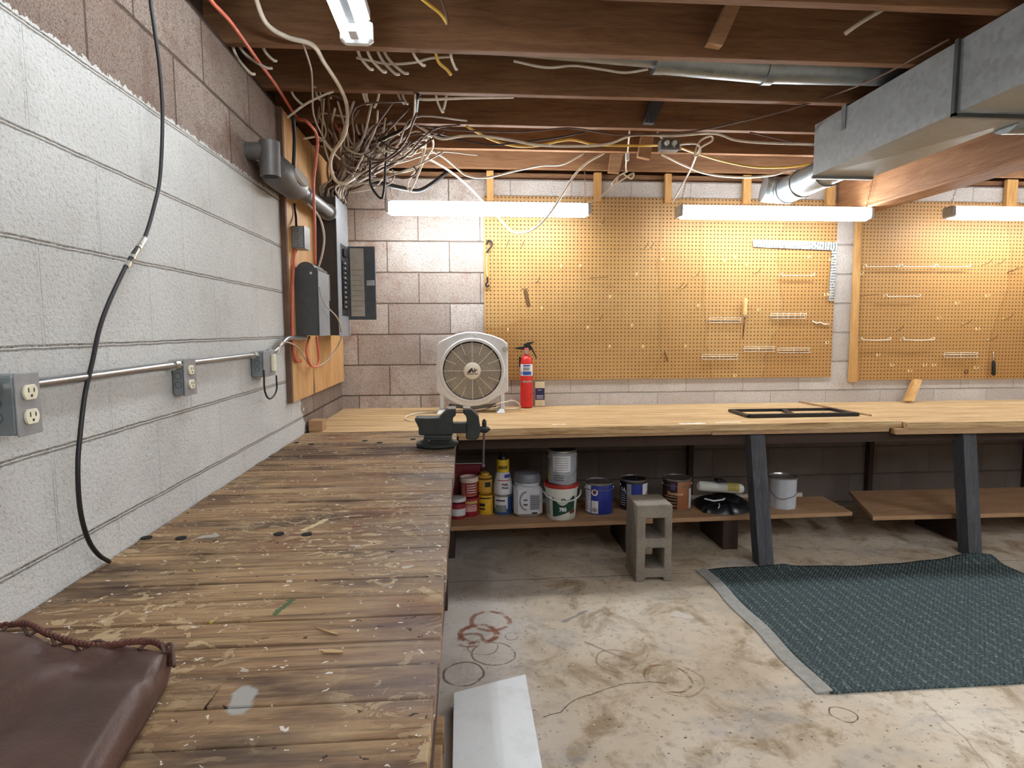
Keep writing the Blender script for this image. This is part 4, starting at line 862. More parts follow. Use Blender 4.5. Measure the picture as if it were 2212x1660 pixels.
for i in range(22):
    cx0, cz0, cy0 = random.uniform(.2, .5), random.uniform(2.1, 2.25), random.uniform(-.95, -.6); pts = []
    R0 = random.uniform(.03, .08); ph = random.uniform(0, 6); n_ = random.randint(5, 8)
    for k in range(n_):
        q = ph+k*.8; pts.append((cx0+R0*math.cos(q)+k*.012, cy0+random.uniform(-.02, .02), cz0+R0*.8*math.sin(q)))
    tang(pts, .0045, random.choice([M_cable_w, M_cable_g, M_cable_br]))

tr = thing('cable_tangle', (.3, -.7, 2.15), 'dense tangle of pale and brown cables fanning out above the breaker panel', 'cables'); tr['kind'] = 'stuff'
for mb, m_ in TG.values():
    o = mb.build('cable_strands', m_, tr, smooth='all'); o['kind'] = 'stuff'

# ------------------------------------------------------------------ fan
root = thing('box_fan', (.86, -.22, .762), 'white box fan with round grille standing on the back bench before the block wall', 'fan')
FX, FZ, FY = .862, 1.017, -.30
def at_(x, y): return at(x, y, FY)
fp = [(945, 742), (955, 735), (985, 722), (1010, 717), (1035, 718), (1062, 724), (1085, 733), (1096, 742), (1097, 760), (1098, 845), (1090, 850), (1074, 858), (1055, 870), (1035, 877), (1017, 879), (998, 877), (980, 870), (962, 858), (950, 851), (943, 847), (942, 800)]
P = [at_(*q) for q in fp]; FX = (at_(957, 801).x+at_(1083, 801).x)/2; RG = (at_(1083, 801).x-at_(957, 801).x)/2; FZ = at_(1020, 801).z
# face: ring between outline and circular opening
N = 96; out = []
def ray_hit(a):
    dx, dz = math.cos(a), math.sin(a); best = None
    for i in range(len(P)):
        p, q = P[i], P[(i+1) % len(P)]; ex, ez = q.x-p.x, q.z-p.z; det = dx*ez-dz*ex
        if abs(det) < 1e-9: continue
        t_ = ((p.x-FX)*ez-(p.z-FZ)*ex)/det; u_ = ((p.x-FX)*dz-(p.z-FZ)*dx)/det
        if t_ > 0 and -1e-6 <= u_ <= 1+1e-6: best = t_ if best is None else max(best, t_)
    return best or .2
m = MB(); rows = []
for (kf, off, yy) in ((1, 0, .10), (1, 0, .006), (1, -.006, 0), (0, .022, -.002), (0, .016, -.012), (0, .002, -.012), (0, 0, 0), (0, 0, .10)):
    row = []
    for k in range(N):
        a = 2*PI*k/N; rr = (ray_hit(a)+off) if kf else RG+off
        if kf == 0 and off > .01: rr = min(rr, ray_hit(a)-.008)
        row.append((FX+rr*math.cos(a), FY+yy, FZ+rr*math.sin(a)))
    rows.append(row)
vs = [q for r in rows for q in r]; fs = []
for i in range(len(rows)):
    j = (i+1) % len(rows)
    for k in range(N): fs.append((i*N+k, i*N+(k+1) % N, j*N+(k+1) % N, j*N+k))
m.add(vs, fs); m.build('housing', plain('fan_white', (222, 224, 226), .4, 0, .05), root, smooth=True)
M_gr = plain('grille_cream', (226, 218, 204), .4, 0, .04)
m = MB()
for k in range(15):
    rr = .056+k*(RG-.058)/15; m.tube([(FX+rr*math.cos(2*PI*q/48), FY-.006-.012*(1-(rr/RG)**2), FZ+rr*math.sin(2*PI*q/48)) for q in range(48)], .0024, 5, closed=True)
for k in range(16):
    a = 2*PI*k/16; r0 = .05 if k % 2 == 0 else .105
    m.tube([(FX+q*math.cos(a), FY-.007-.012*(1-(q/RG)**2), FZ+q*math.sin(a)) for q in (r0, (r0+RG)/2, RG+.003)], .0023, 5)
m.build('grille', M_gr, root, smooth='all')
hub = MB().lathe([(.045, -.026), (.051, -.022), (.053, -.012), (.053, -.008)], (FX, FY, FZ), 40, 'y').build('hub_cap', M_gr, root, smooth=True)
text_mb('Air', .036, lambda x, y, t_: (FX+.004+x, FY-.0265-t_, FZ+.002+y), bold=.0012, shear=.2).build('hub_letters', M_ink, hub)
MB().prism([(FX-.034, FY-.0266, FZ-.012), (FX-.012, FY-.0266, FZ-.012), (FX-.004, FY-.0266, FZ+.018), (FX-.016, FY-.0266, FZ+.008)], (0, -.0005, 0)).build('hub_logo', M_ink, hub)
MB().box(FX-.034, FX+.034, FY-.0271, FY-.0266, FZ-.021, FZ-.017).build('hub_line', M_ink, hub)
fb = MB()
for k in range(5):
    a0 = 2*PI*k/5+.3; pts = []
    for i in range(7):
        for j, w_ in ((0, -.32), (1, .32)):
            rr = .05+.125*i/6; a = a0+w_*(.6+.5*i/6); pts.append((FX+rr*math.cos(a), FY+.04+(-.018 if j else .018), FZ+rr*math.sin(a)))
    fb.add(pts, [(2*i, 2*i+1, 2*i+3, 2*i+2) for i in range(6)])
b_ = fb.build('fan_blades', plain('blade_brown', (84, 78, 72), .4), root, smooth='all'); so = b_.modifiers.new('s', 'SOLIDIFY'); so.thickness = .003
MB().lathe([(.05, .02), (.05, .06)], (FX, FY, FZ), 30, 'y').build('motor', M_blackp, root, smooth=True)
MB().lathe([(RG+.004, .098), (RG+.004, .104)], (FX, FY, FZ), 48, 'y').build('back_guard', plain('guard_dark', (40, 38, 36), .6), root)
for (xa, sg) in ((at_(950, 860).x, 1), (at_(1090, 860).x, -1)):
    MB().hull8([(xa-.01*sg-.008, FY-.05, .762), (xa+.055*sg, FY-.05, .762), (xa+.055*sg, FY+.16, .762), (xa-.01*sg-.008, FY+.16, .762)], [(xa-.006, FY-.01, .782), (xa+.03*sg, FY-.01, .782), (xa+.03*sg, FY+.11, .782), (xa-.006, FY+.11, .782)]).build('foot', M_white, root, bevel=.004)
    MB().box(min(xa, xa+.025*sg), max(xa, xa+.025*sg), FY+.012, FY+.095, .782, FZ-.1).build('foot_post', plain('fan_white', (222, 224, 226)), root, bevel=.004)
MB().tube([(FX-.15, FY+.05, .80), (FX, FY+.05, .785), (FX+.15, FY+.05, .80)], .012, 10).build('base_bar', plain('guard_grey', (120, 116, 110), .6), root, smooth='all')
kb = at_(1091, 755); MB().lathe([(.016, -.016), (.018, -.004), (.018, 0)], (kb.x, FY, kb.z), 20, 'y').build('speed_knob', M_chrome, root, smooth=True)
kb = at_(1027, 725); MB().box(kb.x-.009, kb.x+.009, FY-.006, FY-.001, kb.z-.004, kb.z+.004, .001).build('switch_light', M_white, root)
W('fan_cord', 'w', .0035, [(1090, 884, .767, Z_), (1060, 883, .767, Z_), (1030, 887, .767, Z_), (1005, 889, .767, Z_), (970, 889, .767, Z_), (935, 890, .767, Z_), (900, 893, .767, Z_), (880, 899, .767, Z_), (876, 905, .767, Z_), (890, 910, .767, Z_), (915, 912, .767, Z_)], 'white fan cord lying in a loop on the bench behind the vise')
W('fan_cord', 'w', .0035, [(1020, 888, .767, Z_), (1050, 884, .767, Z_), (1075, 873, -.33), (1095, 868, -.32), (1108, 866, -.3), (1120, 872, -.3), (1122, 882, .767, Z_), (1095, 884, .767, Z_)], 'white fan cord looping up between the fan and the extinguisher')
# ------------------------------------------------------------------ extinguisher
ex = at(1138, 881, .762, 'z'); EX, EY = ex.x+.0, ex.y+.02; ER = .0415
root = thing('fire_extinguisher', (EX, EY, .762), 'red fire extinguisher with a white and blue label standing on the back bench', 'fire extinguisher')
M_red = plain('extinguisher_red', (206, 42, 34), .35, 0, .06)
MB().lathe([(ER-.006, .762), (ER, .768), (ER, 1.065), (ER-.006, 1.085), (.028, 1.10), (.017, 1.106), (.015, 1.12)], (EX, EY, 0), 36).build('cylinder', M_red, root, smooth=True)
af = math.atan2(CX-EX, EY-CY)
lb = MB().arc(EX, EY, ER+.0004, .975, 1.052, af-1.25, af+1.25).build('label', plain('label_white', (224, 226, 230), .5), root)
M_lblue = plain('label_blue', (40, 84, 170), .5)
MB().arc(EX, EY, ER+.0014, .981, 1.004, af-.6, af+.8).build('blue_block', M_lblue, lb); MB().arc(EX, EY, ER+.0014, 1.038, 1.047, af-.5, af+.6).build('blue_block', M_lblue, lb)
for k in range(3): MB().arc(EX, EY, ER+.0014, 1.012+k*.007, 1.0145+k*.007, af-.5, af+.5).build('label_line', M_ink, lb)
MB().arc(EX, EY, ER+.0014, .984, 1.001, af-1.1, af-.75).build('label_line', plain('label_grey', (150, 154, 160)), lb)
MB().lathe([(ER+.001, .932), (ER+.001, .942)], (EX, EY, 0), 30).build('clamp_band', M_chrome, root, smooth=True)
MB().lathe([(.016, 1.106), (.016, 1.15), (.012, 1.158)], (EX, EY, 0), 20).build('valve', plain('valve_red', (196, 92, 76), .4), root, smooth=True)
MB().lathe([(.014, -.024), (.014, -.014)], (EX, EY, 1.132), 22, 'y').build('gauge', plain('gauge_face', (176, 150, 140), .3), root, smooth=True)
q = lambda x, y: at(x, y, EY)
MB().prism([q(1113, 751), (q(1135, 748)), q(1150, 752), q(1148, 757), q(1128, 756), q(1113, 754)], (0, .016, 0)).build('carry_handle', M_blackp, root, bevel=.002)
MB().prism([q(1130, 745), q(1140, 740), q(1157, 738), q(1146, 744), q(1146, 752), q(1135, 750)], (0, .014, 0)).build('squeeze_lever', M_blackp, root, bevel=.002)
MB().tube([q(1145, 747), q(1151, 757), q(1159, 774)], [.006, .005, .004], 8).build('hose', M_blackp, root, smooth=True)
MB().box(EX-ER-.006, EX-ER+.004, EY-.01, EY+.03, 1.03, 1.10, .003).build('bracket', M_blackp, root)
# ------------------------------------------------------------------ small box
c0, c1 = at(1152, 878, .762, 'z'), at(1175, 878, .762, 'z'); hz = at(1160, 826, c0.y).z
root = thing('product_box', ((c0.x+c1.x)/2, c0.y, .762), 'small cream carton with a navy label right beside the red extinguisher', 'box')
MB().box(c0.x+.012, c1.x+.006, c0.y, c0.y+.032, .762, hz).build('carton', plain('carton_cream', (224, 212, 176), .7), root, bevel=.001)
za, zb = at(1160, 839, c0.y).z, at(1160, 864, c0.y).z
lb = MB().box(c0.x+.014, c1.x+.005, c0.y-.001, c0.y-.0002, zb, za).build('navy_label', plain('navy', (38, 34, 88), .5), root)
text_mb('Super', .011, on_front((c0.x+c1.x)/2+.008, c0.y-.0012, za-.012)).build('label_word', plain('label_white', (224, 226, 230)), lb)
for k in range(3): MB().box(c0.x+.022, c1.x-.004, c0.y-.0018, c0.y-.0011, zb+.008+k*.009, zb+.011+k*.009).build('label_line', plain('label_white', (224, 226, 230)), lb)
# ------------------------------------------------------------------ vise
VY = -1.36; V = lambda x, y, Y=VY: at(700+x/5.53, 840+y/5.53, Y)
M_vise = plain('vise_enamel', (58, 62, 60), .5, .4, .2, 30, .001); M_steel = plain('worn_steel', (120, 112, 108), .4, .8)
vb = V(1340, 700); root = thing('bench_vise', (vb.x, VY, .762), 'dark cast iron bench vise bolted to the corner of the worn workbench', 'vise')
body = [(1075, 362), (1120, 352), (1240, 356), (1380, 350), (1400, 322), (1480, 248), (1570, 244), (1576, 322), (1545, 345), (1535, 380), (1540, 560), (1190, 562), (1130, 555), (1128, 470), (1105, 420)]
MB().prism([V(*q, VY-.045) for q in body], (0, .09, 0)).build('fixed_jaw', M_vise, root, bevel=.006, seg=3)
neck = [(1195, 562), (1530, 562), (1522, 600), (1528, 712), (1172, 700), (1185, 620)]
MB().prism([V(*q, VY-.055) for q in neck], (0, .10, 0)).build('swivel_body', M_vise, root, bevel=.008, seg=3)
MB().box(V(1225, 0).x, V(1500, 0).x, VY-.0625, VY-.055, V(0, 650, VY-.06).z, V(0, 610, VY-.06).z, .003).build('swivel_band', M_vise, root, smooth=True)
MB().lathe([(.003, -.066), (.004, -.0625)], (V(1256, 0).x, VY, V(0, 640, VY-.06).z), 10, 'y').build('rivet', M_chrome, root)
vbz = .7615; MB().lathe([(.088, vbz), (.094, vbz+.006), (.094, vbz+.016), (.06, vbz+.024)], (V(1345, 0).x, VY+.0, 0), 40).build('base_plate', M_vise, root, smooth=True)
jaw = [(1660, 235), (1745, 240), (1800, 285), (1848, 335), (1864, 440), (1868, 520), (1846, 590), (1820, 615), (1712, 612), (1690, 595), (1700, 520), (1705, 360), (1690, 322), (1662, 300)]
MB().prism([V(*q, VY-.042) for q in jaw], (0, .084, 0)).build('moving_jaw', M_vise, root, bevel=.006, seg=3)
MB().prism([V(*q, VY-.044) for q in [(1476, 240), (1572, 238), (1576, 262), (1480, 268)]], (0, .088, 0)).build('jaw_plate', M_steel, root, bevel=.001)
MB().prism([V(*q, VY-.044) for q in [(1660, 232), (1745, 236), (1752, 256), (1664, 258)]], (0, .088, 0)).build('jaw_plate', M_steel, root, bevel=.001)
a, b = V(1500, 490), V(1720, 490); MB().box(a.x, b.x, VY-.03, VY+.03, V(0, 548).z, V(0, 430).z, .004).build('slide_bar', M_vise, root)
a, b, c_ = V(1860, 486), V(1935, 486), V(1985, 484); MB().tube([a, b, c_], [.014, .018, .004], 14).build('screw_head', M_vise, root, smooth=True)
a, b = V(1914, 420), V(1900, 895+20); MB().tube([a, b], .0052, 10).build('handle_bar', plain('handle_steel', (112, 96, 100), .4, .6), root, smooth=True)
MB().lathe([(.003, -.02), (.009, -.012), (.0105, 0), (.009, .012), (.003, .02)], V(1914, 415), 16).build('handle_ball', M_vise, root, smooth=True)
MB().lathe([(.003, -.01), (.008, -.005), (.008, .005), (.003, .01)], V(1900, 918), 16).build('handle_ball', plain('handle_steel', (112, 96, 100)), root, smooth=True)
# ------------------------------------------------------------------ black metal frame on the back bench
q = [at(1578, 885, .775, 'z'), at(1618, 898, .775, 'z'), at(1852, 894, .775, 'z'), at(1795, 882, .775, 'z')]
root = thing('metal_frame', tuple((q[0]+q[2])/2-Vector((0, 0, .013))), 'flat black metal frame with a crossbar lying on the back bench', 'frame')
def bar3(a, b, w_, h_, nm):
    a, b = Vector(a), Vector(b); d_ = (b-a).normalized(); s_ = Vector((d_.y, -d_.x, 0))*w_/2
    z0, z1 = .7625, .7625+h_
    B = [a-s_, b-s_, b+s_, a+s_]; MB().hull8([(p_.x, p_.y, z0) for p_ in B], [(p_.x, p_.y, z1) for p_ in B]).build(nm, M_blackp, root, bevel=.001)
bar3(q[0], q[1], .03, .014, 'side_rail'); bar3(q[1], q[2], .026, .02, 'front_rail'); bar3(q[2], q[3], .03, .014, 'side_rail'); bar3(q[3], q[0], .026, .014, 'back_rail')
bar3(q[0]+(q[3]-q[0])*.52, q[1]+(q[2]-q[1])*.42, .035, .012, 'crossbar')
for f_ in (.12, .3, .5, .68, .9):
    c_ = q[1]+(q[2]-q[1])*f_; MB().lathe([(.004, 0), (.004, .002)], (c_.x, c_.y, .783), 10).build('screw', M_chrome, root)
# scrap wood leaning on the wall
o = MB().prism([(3.875, -.085, .764), (3.925, -.10, .764), (4.04, -.024, .905), (3.99, -.016, .912)], (0, -.035, .01)).build('scrap_wood', M_stud, bevel=.002, origin=(3.9, -.05, .764)); tag(o, 'short offcut of lumber leaning on the wall below the right pegboard', 'wood scrap')
o = MB().hull8([(3.155, -.02, .7615), (3.17, -.02, .7615), (3.215, -.70, .7615), (3.20, -.70, .7615)], [(3.155, -.02, .771), (3.17, -.02, .771), (3.215, -.70, .771), (3.20, -.70, .771)]).build('wooden_lath', M_fascia, bevel=.001, origin=(3.18, -.3, .762)); tag(o, 'thin wooden lath lying over the seam between the two back bench sections', 'lath')
# ------------------------------------------------------------------ brown bag
BX0 = .0
fe = [at(-200, 1372, .81, 'z'), at(0, 1366, .81, 'z'), at(60, 1362, .815, 'z'), at(105, 1385, .81, 'z'), at(160, 1402, .81, 'z'), at(215, 1411, .81, 'z'), at(290, 1402, .81, 'z'), at(340, 1404, .805, 'z'), at(368, 1432, .79, 'z')]
re_ = [at(372, 1450, .785, 'z'), at(340, 1505, .785, 'z'), at(300, 1570, .785, 'z'), at(240, 1665, .785, 'z'), at(150, 1800, .785, 'z')]
root = thing('leather_bag', (.2, -3.2, .762), 'brown leather bag with a laced edge lying on the near end of the worn bench', 'bag')
top = spline(fe, 5); n1 = len(top); m = MB(); rowsN = 26; vs = []
RP = spline([fe[-1]]+re_, 8)
def rp(f): 
    i = min(int(f*(len(RP)-1)), len(RP)-2); g = f*(len(RP)-1)-i; return RP[i]*(1-g)+RP[i+1]*g
for j in range(rowsN):
    f = j/(rowsN-1); R_ = rp(f); L_ = top[0]+Vector((-.0, -1, 0))*(top[0].y-RP[-1].y)*f
    for i in range(n1):
        g = i/(n1-1); base = top[i]; p_ = L_*(1-g)+R_*g; p_.x = p_.x if j else base.x
        w0 = (1-f)**3; p_.y = p_.y*(1-w0)+base.y*w0
        p_.x = p_.x*(1-w0)+base.x*w0
        p_.z = .80+.02*math.sin(g*6+f*3)*math.sin(PI*f)+.03*math.sin(PI*min(1, f*1.6))*math.sin(PI*g)**.6*(1) -.012*math.exp(-((f-.35-.5*(g-.75))/.06)**2)*(g > .45)
        p_.z += .012*math.exp(-((g-.8+f*.55)/.05)**2)
        if i == n1-1: p_.z = .785
        if j == 0: p_.z = base.z-.004
        if j in (1, 2): p_.z = p_.z*j/3+(base.z-.002)*(1-j/3)
        vs.append(p_)
nb = len(vs)
fs = [(j*n1+i, j*n1+i+1, (j+1)*n1+i+1, (j+1)*n1+i) for j in range(rowsN-1) for i in range(n1-1)]
per = list(range(n1))+[j*n1+n1-1 for j in range(1, rowsN)]+[(rowsN-1)*n1+i for i in range(n1-2, -1, -1)]+[j*n1 for j in range(rowsN-2, 0, -1)]
vs += [(Vector(vs[i]).x-.006*(1 if i % n1 == n1-1 else 0), Vector(vs[i]).y-(.006 if i < n1 else 0), .7635) for i in per]
fs += [(per[k], per[(k+1) % len(per)], nb+(k+1) % len(per), nb+k) for k in range(len(per))]+[tuple(nb+k for k in range(len(per)))]
m.add(vs, fs)
t = NT('brown_leather'); p = t.pos(); n1_ = t.noise(p, 9, 4); n2_ = t.noise(p, 160, 3)
M_bag = t.done(t.mix(t.step(n1_, .3, .7), rgb(74, 50, 42), rgb(98, 70, 62)), .42, 0, t.bump(n2_, .0008), .5)
o = m.build('bag_body', M_bag, root, smooth='all')
M_br = plain('braid_brown', (104, 60, 48), .6, 0, .35, 120); line = spline(fe+[re_[0]], 14)
bm_ = MB()
for s_ in range(3): bm_.tube([p_+Vector((.003*math.cos(i*.9+s_*2.1), 0, .003*math.sin(i*.9+s_*2.1)+.011)) for i, p_ in enumerate(line)], .0028, 6)
bm_.build('braided_edge', M_br, root, smooth='all')
for (xa, xb, h_) in ((0, 60, 14), (62, 118, 12), (118, 172, 9), (175, 240, 20), (300, 356, 14), (350, 376, 10)):
    ya_ = 1366 if xa < 50 else (1375 if xa < 100 else (1400 if xa < 150 else 1412 if xa < 290 else 1404)); yb_ = 1372 if xa < 50 else (1395 if xa < 100 else 1408 if xa < 290 else 1412 if xa < 340 else 1440)
    zz = .816 if xa < 100 else .81
    pts = [at(xa, ya_, zz, 'z'), at(xa+(xb-xa)*.35, min(ya_, yb_)-h_, zz+.004, 'z'), at(xa+(xb-xa)*.8, min(ya_, yb_)-h_*.9, zz+.004, 'z'), at(xb, yb_, zz, 'z')]
    MB().tube(spline(pts, 6), .0026, 7).build('lace_loop', plain('lace_brown', (88, 60, 50), .6), root, smooth='all')
# ------------------------------------------------------------------ cans on the shelf
SZ = .1955
def face(cx, cy): return math.atan2(CX-cx, cy-CY)*1.0
def ang(cx, cy): return math.atan2(CX-cx, cy-CY)
M_wht = plain('label_white', (224, 226, 230), .5); M_tin = plain('tin', (178, 178, 178), .3, .85); M_txt = M_ink
def can(cx, cy, z, r, h, body, label, name='paint_can', lid=None, rim=True, handle=None, cat='paint can', open_=False):
    root = thing(name, (cx, cy, z), label, cat)
    MB().lathe([(r*.98, z), (r, z+.004), (r, z+h-.014), (r*.99, z+h-.012)], (cx, cy, 0), 40).build('can_body', body, root, smooth=True)
    if rim:
        MB().lathe([(r*1.02, z), (r*1.02, z+.005)], (cx, cy, 0), 40).build('bottom_rim', M_tin, root, smooth=True)
        MB().lathe([(r*1.0, z+h-.013), (r*1.03, z+h-.008), (r*1.035, z+h), (r*.97, z+h+.001), (r*.93, z+h-.004), (r*.9, z+h-.011)], (cx, cy, 0), 40).build('top_rim', M_tin, root, smooth=True)
        MB().lathe([(r*.88, z+h-.009), (r*.87, z+h-.004), (r*.6, z+h-.006)], (cx, cy, 0), 40).build('lid', lid or M_tin, root, smooth=True)
    if handle is not None:
        a0 = ang(cx, cy)+handle[0]; zt = z+h*.80; pts = []
        for k in range(13):
            q_ = k/12; a = a0-PI/2+PI*q_; rr = r*1.06; pts.append((cx+rr*math.sin(a), cy-rr*math.cos(a), zt-handle[1]*math.sin(PI*q_)))
        MB().tube(pts, .0016, 6).build('bail_handle', M_tin, root, smooth='all')
        for s_ in (-1, 1):
            a = a0+s_*PI/2; d_ = Vector((math.sin(a), -math.cos(a), 0)); c_ = Vector((cx, cy, zt)); MB().tube([c_+d_*r, c_+d_*r*1.07], .009, 12).build('ear', M_tin, root)
    return root
def arcp(root, nm, cx, cy, r, z0, z1, a0, a1, m, th=.0008, lift=.0004):
    f = ang(cx, cy); return MB().arc(cx, cy, r+lift, z0, z1, f+a0, f+a1, th=th).build(nm, m, root)
def word(root, s_, size, cx, cy, r, z, a=0.0, m=None, bold=.0, nm='label_word'):
    return text_mb(s_, size, on_cyl(cx, cy, r+.0012, ang(cx, cy)+a, z), bold=bold).build(nm, m or M_wht, root)
def place(px_, py_): p_ = at(px_, py_, SZ, 'z'); return p_.x, p_.y
def rad(x0, x1, y): return (at(x1, 1080, y).x-at(x0, 1080, y).x)/2
def col_(n, c, rough=.5): return plain(n, c, rough, 0, .1, 40)
# half hidden jar at far left
x, y = .765, -.63; r0 = can(x, y, SZ, .048, .10, col_('jar_red', (150, 34, 46)), 'red and white tub half hidden at the left end of the shelf', 'plastic_tub', rim=False, cat='tub'); MB().lathe([(.05, SZ+.1), (.05, SZ+.118), (.046, SZ+.12)], (x, y, 0), 32).build('lid', M_wht, r0, smooth=True)
arcp(r0, 'label', x, y, .048, SZ+.02, SZ+.06, -.8, 1.2, M_wht)
# lower / upper red tubs
x, y = place(1014, 1117); y += .05
r0 = can(x, y, SZ, .055, .118, col_('tub_crimson', (158, 30, 48)), 'crimson tub with white lettering, lower of the two stacked tubs by the shelf end', 'plastic_tub', rim=False, cat='tub')
arcp(r0, 'label', x, y, .055, SZ+.075, SZ+.092, -.6, 1.0, col_('label_gold', (196, 168, 90))); arcp(r0, 'label', x, y, .055, SZ+.03, SZ+.06, -.5, .9, col_('label_pink', (214, 160, 156)))
arcp(r0, 'label_line', x, y, .055, SZ+.064, SZ+.068, -.4, .8, M_wht)
r0 = can(x, y-.0, SZ+.1185, .048, .10, col_('tub_pink', (206, 120, 110)), 'pinkish tub with a pale rim standing on the crimson tub', 'plastic_tub', rim=False, cat='tub')
MB().lathe([(.054, SZ+.2), (.055, SZ+.226), (.050, SZ+.228), (.049, SZ+.212)], (x, y, 0), 32).build('lid', col_('lid_cream', (222, 200, 188)), r0, smooth=True)
lb = arcp(r0, 'label', x, y, .048, SZ+.125, SZ+.198, -.5, 1.1, col_('label_rust', (150, 52, 40)))
for k in range(4): arcp(r0, 'label_line', x, y, .048, SZ+.14+k*.014, SZ+.144+k*.014, -.3, .9, M_wht, lift=.0014)
# dark red case behind
a, b = at(985, 1005, -.50), at(1040, 1030, -.50)
root = thing('storage_case', (a.x+.06, -.46, SZ), 'dark red plastic case standing behind the stacked tubs at the shelf end', 'case')
MB().box(a.x-.04, b.x, -.50, -.42, SZ, at(1010, 1003, -.5).z, .008).build('case_body', col_('case_red', (120, 22, 40), .35), root, smooth=True)
MB().box(a.x-.045, b.x+.003, -.505, -.415, at(1010, 1003, -.5).z, at(1010, 1003, -.5).z+.008, .002).build('case_rim', M_tin, root)
# yellow containers
x, y = place(1050, 1113); y += .045
r0 = can(x, y, SZ, .046, .125, col_('tub_yellow', (222, 176, 44)), 'yellow container with black print, lower of the two yellow ones', 'yellow_container', rim=False, cat='container')
for k, (z0, z1) in enumerate(((.03, .04), (.05, .068), (.095, .103))): arcp(r0, 'label_band', x, y, .046, SZ+z0, SZ+z1, -.9, -.1 if k < 2 else .7, M_ink)
MB().lathe([(.046, SZ+.125), (.03, SZ+.132)], (x, y, 0), 30).build('lid', col_('tub_gold', (206, 160, 60)), r0, smooth=True)
r0 = can(x-.004, y, SZ+.133, .044, .085, col_('tub_gold', (206, 160, 60)), 'tan yellow container standing on the lower yellow one', 'yellow_container', rim=False, cat='container')
arcp(r0, 'label_patch', x-.004, y, .044, SZ+.165, SZ+.195, 0, .8, M_ink)
MB().lathe([(.044, SZ+.218), (.036, SZ+.228), (.026, SZ+.23), (.026, SZ+.245)], (x-.004, y, 0), 30).build('lid', col_('tub_gold', (206, 160, 60)), r0, smooth=True)
# three tins
x, y = place(1088, 1114); y += .05
r0 = can(x, y, SZ, .055, .122, col_('tin_blue', (52, 84, 146)), 'blue and white tin at the bottom of the three stacked tins', 'tin', cat='tin')
lb = arcp(r0, 'label', x, y, .055, SZ+.04, SZ+.11, -1.1, .5, M_wht); arcp(r0, 'label_line', x, y, .055, SZ+.085, SZ+.093, -.8, .2, M_ink, lift=.0016); arcp(r0, 'label_picture', x, y, .055, SZ+.02, SZ+.062, -.9, .35, col_('label_grey2', (128, 140, 140)), lift=.0016)
r0 = thing('tin', (x, y, SZ+.124), 'white tin with a tapered top, middle of the three stacked tins', 'tin')
MB().lathe([(.056, SZ+.124), (.056, SZ+.165), (.052, SZ+.19), (.042, SZ+.235), (.038, SZ+.25), (.036, SZ+.251)], (x, y, 0), 36).build('tin_body', M_wht, r0, smooth=True)
arcp(r0, 'red_stripe', x, y, .050, SZ+.205, SZ+.210, -.7, .9, col_('stripe_red', (190, 50, 40))); word(r0, 'Polly', .018, x, y, .056, SZ+.185, .2, col_('ink_brown', (90, 40, 34)), .0006); word(r0, 'Blend', .016, x, y, .057, SZ+.165, .2, M_ink, .0006)
arcp(r0, 'dark_patch', x, y, .047, SZ+.222, SZ+.242, .2, .9, col_('stripe_blue', (48, 60, 150)), th=.004)
r0 = thing('tin', (x, y, SZ+.252), 'small yellow tin on top of the three stacked tins', 'tin')
MB().lathe([(.036, SZ+.252), (.037, SZ+.256), (.037, SZ+.315), (.034, SZ+.325)], (x, y, 0), 32).build('tin_body', col_('tin_yellow', (226, 192, 40)), r0, smooth=True)
MB().lathe([(.030, SZ+.3255), (.024, SZ+.345), (.012, SZ+.347), (.012, SZ+.358)], (x, y, 0), 28).build('cap', M_blackp, r0, smooth=True); arcp(r0, 'label', x, y, .037, SZ+.27, SZ+.29, -.8, .8, col_('label_olive', (120, 100, 30)))
# jug
x, y = place(1142, 1119); y += .075; Rj = .083
root = thing('plastic_jug', (x, y, SZ), 'square white plastic jug with a grey screw lid and moulded handle', 'jug')
MB().box(x-Rj, x+Rj, y-Rj*.9, y+Rj*.9, SZ, SZ+.185, .022).build('jug_body', plain('jug_white', (206, 208, 214), .4, 0, .05), root, smooth=True)
MB().lathe([(.076, SZ+.186), (.076, SZ+.2), (.072, SZ+.202)], (x, y, 0), 36).build('neck', plain('jug_white', (206, 208, 214)), root, smooth=True)
MB().lathe([(.080, SZ+.2), (.082, SZ+.207), (.078, SZ+.235), (.070, SZ+.25), (.05, SZ+.255)], (x, y, 0), 40).build('lid', plain('jug_lid', (120, 124, 134), .4), root, smooth=True)
fy = y-Rj*.9-.001
hp = []
for k in range(20):
    q_ = PI/2+PI*k/19; hp.append((x-.012+.036*math.cos(q_), fy-.002, SZ+.10+.052*math.sin(q_)))
MB().tube(hp, .005, 8).build('grip_ridge', plain('jug_shadow', (150, 152, 160), .4), root, smooth='all')
lb = MB().box(x+.008, x+.066, fy-.0012, fy, SZ+.045, SZ+.135).build('label', plain('label_grey', (150, 154, 160)), root)
for k in range(7): MB().box(x+.012, x+.06, fy-.002, fy-.0013, SZ+.055+k*.011, SZ+.058+k*.011).build('label_line', M_ink, lb)
MB().box(x+.02, x+.05, fy-.0015, fy, SZ+.022, SZ+.032).build('stamp', M_ink, root)
MB().box(x-.030, x-.006, fy-.0015, fy, SZ+.072, SZ+.082).box(x-.030, x-.006, fy-.0015, fy, SZ+.10, SZ+.108).build('warning_patch', M_iron, root)
